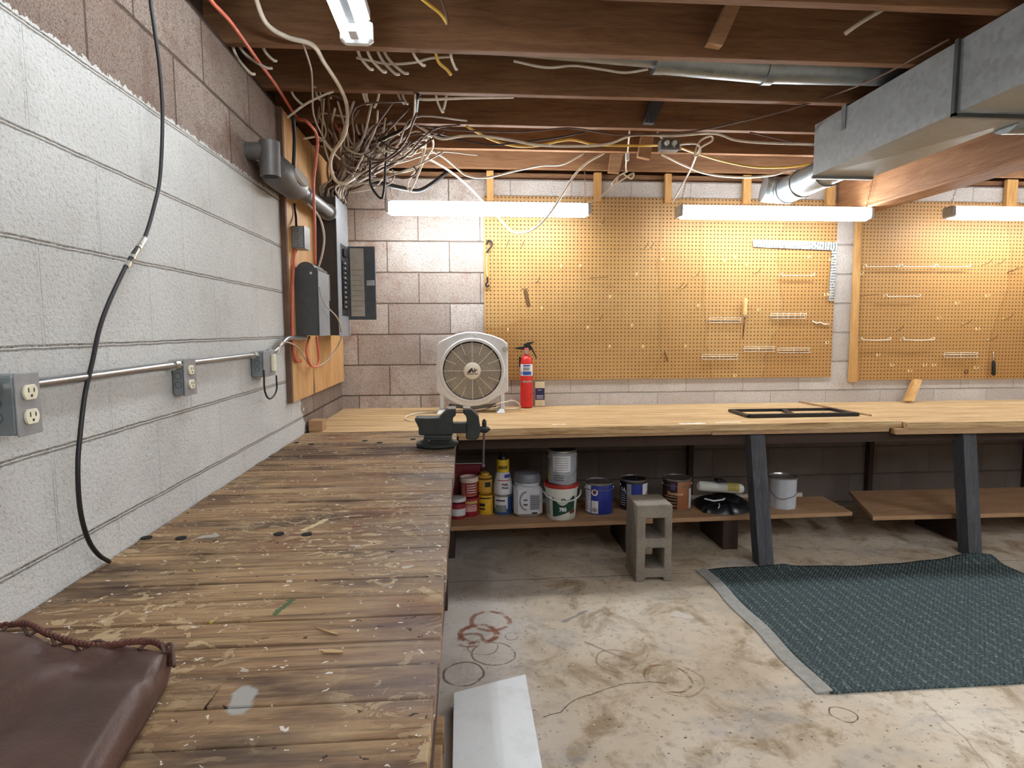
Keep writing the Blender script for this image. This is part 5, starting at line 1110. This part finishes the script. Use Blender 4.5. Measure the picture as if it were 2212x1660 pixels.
# pail with red lid
x, y = place(1217, 1126); y += .085; r_ = .092
root = thing('plastic_pail', (x, y, SZ), 'white pail with a red lid and green label reading 785', 'pail')
MB().lathe([(.080, SZ), (.083, SZ+.004), (.094, SZ+.175), (.098, SZ+.176), (.098, SZ+.186)], (x, y, 0), 44).build('pail_body', plain('pail_white', (222, 224, 216), .4, 0, .04), root, smooth=True)
MB().lathe([(.1, SZ+.187), (.102, SZ+.194), (.1, SZ+.205), (.088, SZ+.206), (.086, SZ+.2)], (x, y, 0), 44).build('lid', plain('lid_red', (176, 44, 34), .4), root, smooth=True)
f = ang(x, y)
def cone_r(z): return .0835+(z-SZ)*.0625
def cpatch(nm, pts, m, par, lift=.001, n=10):   # polygon in (angle, z) as columns: list of (a, z0, z1)
    vs = []; k = len(pts)
    for (a, z0, z1) in pts:
        for z in (z0, z1): rr = cone_r(z)+lift; vs.append((x+rr*math.sin(f+a), y-rr*math.cos(f+a), z))
    for (a, z0, z1) in pts:
        for z in (z0, z1): rr = cone_r(z)+lift+.0008; vs.append((x+rr*math.sin(f+a), y-rr*math.cos(f+a), z))
    fs = []
    for i in range(k-1): fs += [(2*k+2*i, 2*k+2*i+2, 2*k+2*i+3, 2*k+2*i+1), (2*i, 2*i+1, 2*i+3, 2*i+2), (2*i, 2*i+2, 2*k+2*i+2, 2*k+2*i), (2*i+1, 2*k+2*i+1, 2*k+2*i+3, 2*i+3)]
    return MB().add(vs, fs).build(nm, m, par)
M_grn = plain('label_green', (20, 66, 50), .5)
gp = []
for k in range(17):
    u = k/16; a = -.55+1.5*u; zt = SZ+.14-.05*math.sin(PI*min(1, u*1.15)); zb = SZ+.022+.045*u**1.3
    gp.append((a, min(zb, zt-.004), zt))
lb = cpatch('green_label', gp, M_grn, root)
word(root, '785', .028, x, y, cone_r(SZ+.066)+.001, SZ+.066, .12, M_wht, .0012)
word(root, 'O', .03, x, y, cone_r(SZ+.118), SZ+.118, .15, M_ink, .001); word(root, 'rma', .022, x, y, cone_r(SZ+.118), SZ+.116, .5, M_ink, .0006)
cpatch('maroon_patch', [(.6, SZ+.038, SZ+.058), (.85, SZ+.04, SZ+.062), (1.0, SZ+.042, SZ+.064)], col_('maroon', (120, 50, 46)), root, .0025)
cpatch('fine_print', [(-1.3, SZ+.03, SZ+.13), (-1.0, SZ+.03, SZ+.14), (-.8, SZ+.03, SZ+.14)], plain('label_grey', (150, 154, 160)), root)
pts = []
for k in range(17):
    q_ = k/16; a = f-PI*.42+PI*.98*q_; rr = .1; pts.append((x+rr*1.04*math.sin(a)+(.03*max(0, q_-.6)), y-rr*1.06*math.cos(a), SZ+.155-.038*math.sin(PI*q_)))
MB().tube(pts, .004, 8).build('bail_handle', M_wht, root, smooth='all')
# can on pail
z2 = SZ+.2065; xx_, yy_ = x+.006, y
root = can(xx_, yy_, z2, .082, .192, plain('can_label_grey', (164, 168, 176), .5, 0, .12, 30), 'grey-labelled gallon can with a black lid, standing on the red-lidded pail', lid=M_blackp, handle=(0.35, .11))
arcp(root, 'green_strip', xx_, yy_, .082, z2+.02, z2+.07, -1.5, -.95, col_('strip_green', (180, 190, 120))); lb = arcp(root, 'label', xx_, yy_, .082, z2+.075, z2+.165, -.7, .6, M_wht)
for k in range(6): arcp(root, 'label_line', xx_, yy_, .082, z2+.085+k*.013, z2+.087+k*.013, -.5, .4, M_iron, lift=.0014)
for k in range(3): arcp(root, 'label_line', xx_, yy_, .082, z2+.025+k*.013, z2+.029+k*.013, -.6, .1, M_iron, lift=.0014)
MB().lathe([(.078, z2+.192), (.074, z2+.2), (.03, z2+.207), (.012, z2+.21)], (xx_, yy_, 0), 36).build('black_cover', M_blackp, root, smooth=True)
x, y = xx_, yy_
# blue can
x, y = place(1300, 1114); y += .078
root = can(x, y, SZ, .081, .187, plain('can_blue', (38, 52, 140), .35, 0, .1), 'royal blue paint can with a white side panel and barcode', handle=(.2, -.0))
arcp(root, 'white_panel', x, y, .081, SZ+.01, SZ+.175, -1.4, -.62, M_wht)
for k in range(8): arcp(root, 'fine_print', x, y, .081, SZ+.03+k*.016, SZ+.033+k*.016, -1.3, -.75, plain('label_grey', (150, 154, 160)), lift=.0014)
arcp(root, 'white_panel', x, y, .081, SZ+.01, SZ+.085, -.55, -.05, M_wht)
for k in range(7): arcp(root, 'barcode', x, y, .081, SZ+.02, SZ+.042, -.46+k*.05, -.44+k*.05, M_ink, lift=.0014)
cz_ = SZ+.135; f = ang(x, y); ml = MB(); 
pr = [(.02*math.cos(2*PI*k/20), .02*math.sin(2*PI*k/20)) for k in range(20)]; oc = on_cyl(x, y, .081, f-.32, cz_)
ml.add([oc(a, b, .0006) for a, b in pr], [tuple(range(20))]); dsc = ml.build('round_emblem', M_wht, root)
ml = MB(); ml.add([oc(a*.55, b*.55, .0012) for a, b in pr], [tuple(range(20))]); ml.build('emblem_mark', col_('emblem_maroon', (110, 50, 50)), dsc)
# black/blue can
x, y = place(1376, 1106); y += .08
root = can(x, y, SZ, .081, .187, plain('can_black', (20, 20, 26), .4), 'black and blue paint can lettered RA, partly behind the cinder block', lid=M_blackp, handle=(.3, .06))
arcp(root, 'blue_panel', x, y, .081, SZ+.01, SZ+.165, -.15, .65, plain('can_blue', (38, 52, 140))); arcp(root, 'grey_panel', x, y, .081, SZ+.01, SZ+.165, -.5, -.16, plain('label_grey', (150, 154, 160))); arcp(root, 'white_panel', x, y, .081, SZ+.01, SZ+.165, .7, 1.4, M_wht)
word(root, 'RA', .034, x, y, .081, SZ+.125, -.85, M_wht, .001)
for k in range(6): arcp(root, 'label_line', x, y, .081, SZ+.03+k*.014, SZ+.034+k*.014, -1.2, -.6, M_wht)
MB().tube([(x-.0, y-.05, SZ+.187), (x-.0, y-.055, SZ+.215)], .0012, 6).build('stir_wire', M_chrome, root)
# copper can
x, y = place(1471, 1104); y += .078
root = can(x, y, SZ, .083, .187, plain('can_copper', (168, 112, 76), .4, .2), 'copper and brown paint can lettered Duration, right of the cinder block', handle=(.2, .0))
arcp(root, 'dark_panel', x, y, .083, SZ+.01, SZ+.176, -1.5, .05, plain('can_darkbrown', (52, 34, 32), .4)); arcp(root, 'white_panel', x, y, .083, SZ+.01, SZ+.13, 1.0, 1.4, M_wht)
arcp(root, 'purple_crest', x, y, .083, SZ+.125, SZ+.165, -.42, -.12, col_('crest_purple', (84, 70, 130)), lift=.0014)
word(root, 'Duration', .026, x, y, .084, SZ+.103, -.1, col_('letter_gold', (222, 176, 130)), .001)
for k in range(4): arcp(root, 'label_line', x, y, .083, SZ+.028+k*.018, SZ+.031+k*.018, -.9, .0, col_('letter_gold', (222, 176, 130)), lift=.0014)
# pouch with roll
a = at(1508, 1100, SZ, 'z'); b = at(1608, 1092, SZ, 'z')
root = thing('black_pouch', ((a.x+b.x)/2, -.6, SZ), 'black plastic-wrapped bundle with a paint tray lying on the shelf left of the grey leg', 'bundle')
pm = MB(); vs = []; NX, NY = 18, 12
for j in range(NY+1):
    for i in range(NX+1):
        u, v = i/NX, j/NY; px0 = a.x+(b.x-a.x)*u; py0 = -.68+.2*v; hh = .085*(math.sin(PI*u)**.35)*(math.sin(PI*v)**.35)
        py0 += -.05*math.sin(PI*u)*(1-v)
        vs.append((px0, py0, SZ+.001+hh*(1+.12*math.sin(u*14+v*9))))
pm.add(vs, [(j*(NX+1)+i, j*(NX+1)+i+1, (j+1)*(NX+1)+i+1, (j+1)*(NX+1)+i) for j in range(NY) for i in range(NX)])
pm.build('pouch_body', plain('bag_black', (16, 17, 24), .25), root, smooth='all')
c1_ = at(1522, 1078, -.70); c2_ = at(1562, 1080, -.72); MB().tube([c1_, (c1_+c2_)/2+Vector((0, 0, -.01)), c2_, c2_+Vector((.01, 0, .008))], .0045, 8).build('tray_edge', M_wht, root, smooth='all')
c1_ = at(1553, 1088, -.73); MB().tube([c1_, c1_+Vector((.004, 0, -.015)), c1_+Vector((-.003, 0, -.03))], .003, 6).build('white_tag', M_wht, root)
a, b = at(1508, 1050, -.62), at(1604, 1057, -.62)
root = thing('roller_cover', ((a.x+b.x)/2, -.62, a.z), 'pale paint roller cover in clear plastic lying on the black bundle', 'roller cover')
MB().tube([a, a+(b-a)*.04, a+(b-a)*.96, b], [.022, .03, .03, .022], 22).build('roller_nap', plain('nap_cream', (214, 214, 204), .6, 0, .08, 60), root, smooth=True)
MB().tube([a+(b-a)*.62+Vector((0, 0, .002)), a+(b-a)*.88+Vector((0, 0, .002))], .0307, 22).build('paper_band', col_('band_yellow', (190, 170, 90)), root, smooth=True)
MB().hull8([(a.x+.10, -.66, a.z+.027), (a.x+.16, -.66, a.z+.027), (a.x+.16, -.60, a.z+.029), (a.x+.10, -.60, a.z+.029)], [(a.x+.105, -.65, a.z+.043), (a.x+.15, -.65, a.z+.04), (a.x+.15, -.61, a.z+.04), (a.x+.105, -.61, a.z+.043)]).build('dark_cap', M_blackp, root, bevel=.003)
# grey can
x, y = place(1704, 1102); y += .08
root = thing('paint_can', (x, y, SZ), 'dented white paint can with an open top, alone to the right of the grey leg', 'paint can'); M_gw = plain('can_white', (196, 198, 204), .45, 0, .07, 20)
def oct_(r, z): return [(x+r*math.cos(2*PI*(k+.5)/10), y+r*math.sin(2*PI*(k+.5)/10), z) for k in range(10)]
m = MB(); R0 = .081; rw = [oct_(R0, SZ), oct_(R0, SZ+.18), ]
rw = []
for (zz, mixf) in ((0, .0), (.02, .0), (.16, .35), (.187, 1.0)):
    row = []
    for k in range(40):
        q_ = 2*PI*k/40; poly = R0*math.cos(PI/9)/math.cos(((q_+.3) % (2*PI/9))-PI/9); rr = poly*(1-mixf)+R0*mixf; row.append((x+rr*math.cos(q_), y+rr*math.sin(q_), SZ+zz))
    rw.append(row)
vs = [q_ for r in rw for q_ in r]; fs = [(i*40+k, i*40+(k+1) % 40, (i+1)*40+(k+1) % 40, (i+1)*40+k) for i in range(3) for k in range(40)]+[tuple(range(39, -1, -1))]
m.add(vs, fs).build('can_body', M_gw, root, smooth=True)
MB().lathe([(R0*1.03, SZ+.182), (R0*1.04, SZ+.19), (R0*.97, SZ+.191), (R0*.93, SZ+.184), (R0*.9, SZ+.172), (R0*.5, SZ+.170)], (x, y, 0), 40).build('top_rim', M_tin, root, smooth=True)
MB().lathe([(R0*.88, SZ+.1765), (R0*.86, SZ+.178)], (x, y, 0), 36).build('paint_film', col_('paint_teal', (110, 140, 136), .3), root)
f = ang(x, y); pts = []
for k in range(15):
    q_ = k/14; a = f-PI*.5+.15+PI*q_; pts.append((x+R0*1.07*math.sin(a)+(.02*math.sin(PI*q_) if q_ > .6 else 0), y-R0*1.07*math.cos(a), SZ+.15-.085*math.sin(PI*min(1, q_*1.1))))
MB().tube(pts, .0017, 6).build('bail_handle', M_iron, root, smooth='all')

# ------------------------------------------------------------------ things on the pegboards
PY = -.0125
def pg(x, y): return at(x, y, PY)
def straight(p_):
    r0 = thing('peg_hook', tuple(p_), '', '')
    MB().tube([p_+Vector((0, .0005, -.006)), p_+Vector((0, -.004, -.006)), p_+Vector((0, -.026, -.005)), p_+Vector((0, -.031, 0)), p_+Vector((0, -.031, .012))], .0024, 8).build('hook_wire', M_brass, r0, smooth='all')
    MB().box(p_.x-.004, p_.x+.004, p_.y-.003, p_.y, p_.z-.012, p_.z+.012, .001).build('back_clip', M_brass, r0)
    return r0
def tilted(p_):
    r0 = thing('peg_hook', tuple(p_), '', '')
    MB().tube([p_, p_+Vector((.002, -.035, 0)), p_+Vector((.010, -.055, .020)), p_+Vector((.014, -.060, .032))], .0019, 8).build('hook_wire', M_rust, r0, smooth='all')
    MB().box(p_.x-.010, p_.x+.010, p_.y-.004, p_.y, p_.z-.003, p_.z+.003, .001).build('back_clip', M_brass, r0)
    return r0
HL = [(1212, 576), (1253, 576), (1374, 593), (1317, 642), (1170, 667), (1269, 708), (1316, 749), (1388, 749), (1097, 713), (1364, 704), (1564, 562), (1587, 556), (1612, 572), (1507, 661), (1637, 670), (1745, 556), (1792, 561), (1781, 637), (1789, 637), (1784, 741), (1430, 562), (1479, 748), (1586, 812)]
TL = [(1093, 533), (1126, 533), (1160, 608), (1298, 485), (1293, 690), (1390, 537), (1402, 537), (1631, 590), (1500, 597), (1465, 622), (1475, 622)]
HR = [(1858, 592), (2129, 640), (2064, 656), (2025, 688), (2108, 711), (1894, 767), (1924, 789), (1994, 789), (2014, 789), (1962, 802), (2105, 795)]
TR = [(2124, 571), (2151, 571), (2178, 587), (2080, 700), (1934, 714), (2135, 734), (2168, 689)]
for lst, fn, lb, g in ((HL, straight, 'small brassy upright peg hook on the left pegboard', 'upright peg hooks on the left pegboard'), (TL, tilted, 'thin rusty peg hook with a slanting prong on the left pegboard', 'slanting peg hooks on the left pegboard'),
                       (HR, straight, 'small brassy upright peg hook on the right pegboard', 'upright peg hooks on the right pegboard'), (TR, tilted, 'thin rusty peg hook with a slanting prong on the right pegboard', 'slanting peg hooks on the right pegboard')):
    pr = None
    for q in lst:
        p_ = pg(*q)
        if pr is None: pr = o = fn(p_)
        else:
            o = copy_tree(pr); o.location = p_
        tag(o, lb, 'hook', g)
def rack(x0, x1, y, label, dark=False):
    a, b = pg(x0, y), pg(x1, y); r0 = thing('tool_rack', tuple((a+b)/2), label, 'tool rack'); n = max(3, int((b.x-a.x)/.030)); Mx = M_rack
    MB().tube([a+Vector((0, -.003, 0)), b+Vector((0, -.003, 0))], .0024, 8).build('back_rail', Mx, r0, smooth='all')
    for zz in (.016, -.016):
        pts = []
        for k in range(n*8+1):
            u = k/(n*8); pts.append(a+(b-a)*u+Vector((0, -.012-.014*abs(math.sin(PI*u*n)), zz)))
        MB().tube(pts, .0019, 6).build('wire_loops', Mx, r0, smooth='all')
    for u in (0.02, .5, .98): MB().tube([a+(b-a)*u+Vector((0, -.011, -.016)), a+(b-a)*u+Vector((0, -.003, 0)), a+(b-a)*u+Vector((0, -.011, .016))], .0018, 6).build('end_link', Mx, r0, smooth='all')
for q in ((1530, 1600, 692, 'wire tool rack beside the wooden-handled tool on the left pegboard'), (1605, 1672, 754, 'left wire tool rack of the joined pair low on the left pegboard'), (1679, 1748, 757, 'right wire tool rack of the joined pair low on the left pegboard'),
          (1515, 1592, 771, 'lowest wire tool rack on the left pegboard, left of the joined pair'), (2037, 2110, 767, 'wire tool rack low on the right pegboard, left of the black screwdriver')): rack(*q)
rr0 = rack(1663, 1738, 683, 'shiny wire tool rack with upright prongs below the framing square')
a, b = pg(1663, 683), pg(1738, 683)
r0 = [o for o in bpy.data.objects if o.get('label') == 'shiny wire tool rack with upright prongs below the framing square'][0]
for k in range(7):
    c_ = a+(b-a)*(k/6); MB().tube([c_+Vector((0, -.02, -.016)), c_+Vector((-.004, -.03, .022))], .0022, 6).build('prong', M_rack, r0, smooth='all')
def wavy(x0, x1, y, label, arc=False):
    a, b = pg(x0, y), pg(x1, y); r0 = thing('tool_rack', tuple((a+b)/2), label, 'tool rack'); n = 6; pts = []
    for k in range(n*8+1):
        u = k/(n*8); pts.append(a+(b-a)*u+Vector((0, -.034, (-.002*abs(math.sin(PI*u*n)) if not arc else -.004*math.sin(PI*u)))))
    pts = [a+Vector((0, -.0, .004)), a+Vector((0, -.030, .016)), a+Vector((0, -.036, .012))]+pts+[b+Vector((0, -.036, .012)), b+Vector((0, -.030, .016)), b+Vector((0, 0, .004))]
    MB().tube(pts, .0028 if not arc else .0032, 7).build('wavy_wire', M_rack, r0, smooth='all')
    for c_ in (a, b): MB().box(c_.x-.004, c_.x+.004, PY-.003, PY, c_.z-.008, c_.z+.010, .001).build('back_clip', M_brass, r0)
for q in ((1683, 1753, 596, 'wavy wire holder below the framing square on the left pegboard'), (1864, 1936, 577, 'wavy wire holder, leftmost of three in a row on the right pegboard'), (1942, 2012, 577, 'wavy wire holder, middle of three in a row on the right pegboard'),
          (2017, 2088, 577, 'wavy wire holder, rightmost of three in a row on the right pegboard'), (1909, 1980, 641, 'wavy wire holder alone below the row of three')): wavy(*q)
wavy(1855, 1916, 734, 'curved metal holder near the left edge of the right pegboard', True); wavy(1945, 2010, 734, 'curved metal holder right of its twin on the right pegboard', True)
p_ = pg(1770, 698); r0 = thing('clip_strip', tuple(p_), 'small crumpled strip of bright metal clips near the right edge of the left pegboard', 'clip')
MB().tube([pg(1754, 694)+Vector((0, -.006, 0)), pg(1762, 699)+Vector((0, -.012, 0)), pg(1770, 697)+Vector((0, -.006, 0)), pg(1778, 701)+Vector((0, -.012, 0)), pg(1789, 701)+Vector((0, -.006, 0))], .0045, 6).build('clip_metal', M_rack, r0, smooth='all')
# wooden handled tool
a, b, c_ = pg(1607, 645), pg(1605, 682), pg(1600, 732); f3 = Vector((0, -.028, 0))
r0 = thing('hand_file', tuple(b), 'rusty file with a pale wooden handle hanging on the left pegboard', 'file')
MB().tube([a+f3, a+f3+(b-a)*.15, a+f3+(b-a)*.5, a+f3+(b-a)*.8, b+f3], [.009, .0145, .011, .014, .011], 18).build('handle', plain('handle_wood', (226, 190, 128), .45), r0, smooth=True)
MB().tube([b+f3, b+f3+(b-a)*.12], .010, 14).build('ferrule', M_chrome, r0, smooth=True)
MB().tube([b+f3+(b-a)*.12, b+f3+(c_-b)*.45, c_+f3], [.006, .006, .002], 10).build('blade', M_rust, r0, smooth='all')
MB().tube([b+Vector((0, 0, .0)), b+f3], .002, 6).build('hanging_wire', M_rust, r0)
# screwdriver on the right board
a, b = pg(2141, 811), pg(2141, 780); f3 = Vector((0, -.022, 0)); c_ = pg(2140, 760)
r0 = thing('screwdriver', tuple(b), 'black-handled screwdriver hanging low on the right pegboard', 'screwdriver')
MB().tube([a+f3, a+f3+(b-a)*.1, a+f3+(b-a)*.9, b+f3], [.008, .0125, .011, .008], 14).build('handle', M_blackp, r0, smooth=True); MB().tube([b+f3, b+f3+(c_-b)*.4, c_+f3], [.006, .0035, .001], 10).build('shaft', M_chrome, r0, smooth='all'); MB().tube([c_, c_+f3], .0018, 6).build('hanging_wire', M_rust, r0)
p_ = pg(2086, 803); r0 = thing('metal_ring', tuple(p_), 'small round metal ring on the right pegboard, left of the screwdriver', 'ring')
MB().tube([p_+Vector((.012*math.cos(2*PI*k/18), -.006, .012*math.sin(2*PI*k/18))) for k in range(18)], .0028, 6, closed=True).build('ring_wire', M_rust, r0, smooth='all')
a, b = pg(1435, 760), pg(1441, 780); r0 = thing('drill_bit', tuple(a), 'short dark drill bit hanging on the left pegboard near the middle tide mark', 'drill bit'); MB().tube([a+Vector((0, -.006, 0)), b+Vector((0, -.010, 0))], .004, 8).build('bit', M_rust, r0, smooth='all')
for (p0, p1, lb) in (((2176, 587), (2212, 574), 'long rusty wire prong at the right edge of the right pegboard'), ((1858, 640), (1884, 637), 'bent rusty rod at the left edge of the right pegboard'), ((1275, 601), (1310, 600), 'thin rusty wire lying across the left pegboard')):
    a, b = pg(*p0), pg(*p1); r0 = thing('rusty_wire', tuple(a), lb, 'wire'); MB().tube([a, a+Vector((0, -.02, 0)), b+Vector((0, -.05, 0))], .002, 6).build('wire_rod', M_rust, r0, smooth='all')
# framing square
t = NT('square_steel'); p = t.pos(); x, y, z = t.xyz(p)
s1 = t.math('LESS_THAN', t.math('FRACT', t.math('MULTIPLY', x, 52.0)), .45); s2 = t.math('LESS_THAN', t.math('FRACT', t.math('MULTIPLY', z, 52.0)), .45)
hor = t.math('GREATER_THAN', z, 1.815); k_ = t.math('ADD', t.math('MULTIPLY', hor, s1), t.math('MULTIPLY', t.math('SUBTRACT', 1.0, hor), s2)); nn = t.noise(p, 90, 3)
M_sq = t.done(t.mix(t.math('MULTIPLY', k_, t.step(nn, .4, .55)), rgb(196, 196, 192), rgb(86, 92, 88)), .35, .6)
A = [at(1627, 518, -.024), at(1809, 523, -.024), at(1801, 651, -.024), at(1790, 650, -.024), at(1797, 541, -.024), at(1627, 534, -.024)]
root = thing('framing_square', tuple(A[1]), 'large steel framing square hanging at the right edge of the left pegboard', 'framing square'); MB().prism(A, (0, .003, 0)).build('square_blade', M_sq, root)
for q in ((1650, 528), (1803, 560)): c_ = at(q[0], q[1], -.024); MB().tube([c_+Vector((0, .011, 0)), c_+Vector((0, -.006, 0))], .002, 6).build('support_pin', M_brass, root)
# bungee
root = thing('bungee_cord', tuple(at(1053, 560, -.03)), 'short yellow bungee cord with black hook ends at the left edge of the left pegboard', 'bungee cord')
g_ = lambda x, y: at(x, y, -.028)
MB().tube(spline([g_(1052, 528), g_(1053, 521), g_(1059, 520), g_(1063, 526), g_(1060, 534), g_(1054, 541), g_(1053, 547)], 5), .0058, 8).build('hook', M_blackp, root, smooth='all')
MB().tube(spline([g_(1053, 546), g_(1051, 560), g_(1051, 580), g_(1053, 600)], 5), .0038, 8).build('cord', plain('bungee_yellow', (226, 206, 130), .5), root, smooth='all')
MB().tube(spline([g_(1053, 598), g_(1053, 610), g_(1049, 614), g_(1052, 619), g_(1057, 616)], 5), .0055, 8).build('hook', M_blackp, root, smooth='all')
# paper on the panel corner, left bench trinkets
def flat(name, pts, m, label, cat):
    o = MB().prism([at(x, y, .762, 'z') for x, y in pts], (0, 0, .0015)).build(name, m, origin=tuple(at(*pts[0], .762, 'z'))); return tag(o, label, cat)
flat('wood_sliver', [(680, 1357), (700, 1360), (732, 1371), (728, 1373), (695, 1363)], M_new, 'thin pale wood sliver lying across the worn bench near the middle', 'wood sliver')
flat('wood_sliver', [(692, 1406), (715, 1404), (742, 1408), (740, 1412), (700, 1411)], M_new, 'short pale wood chip lying on the worn bench right of the sliver', 'wood chip')
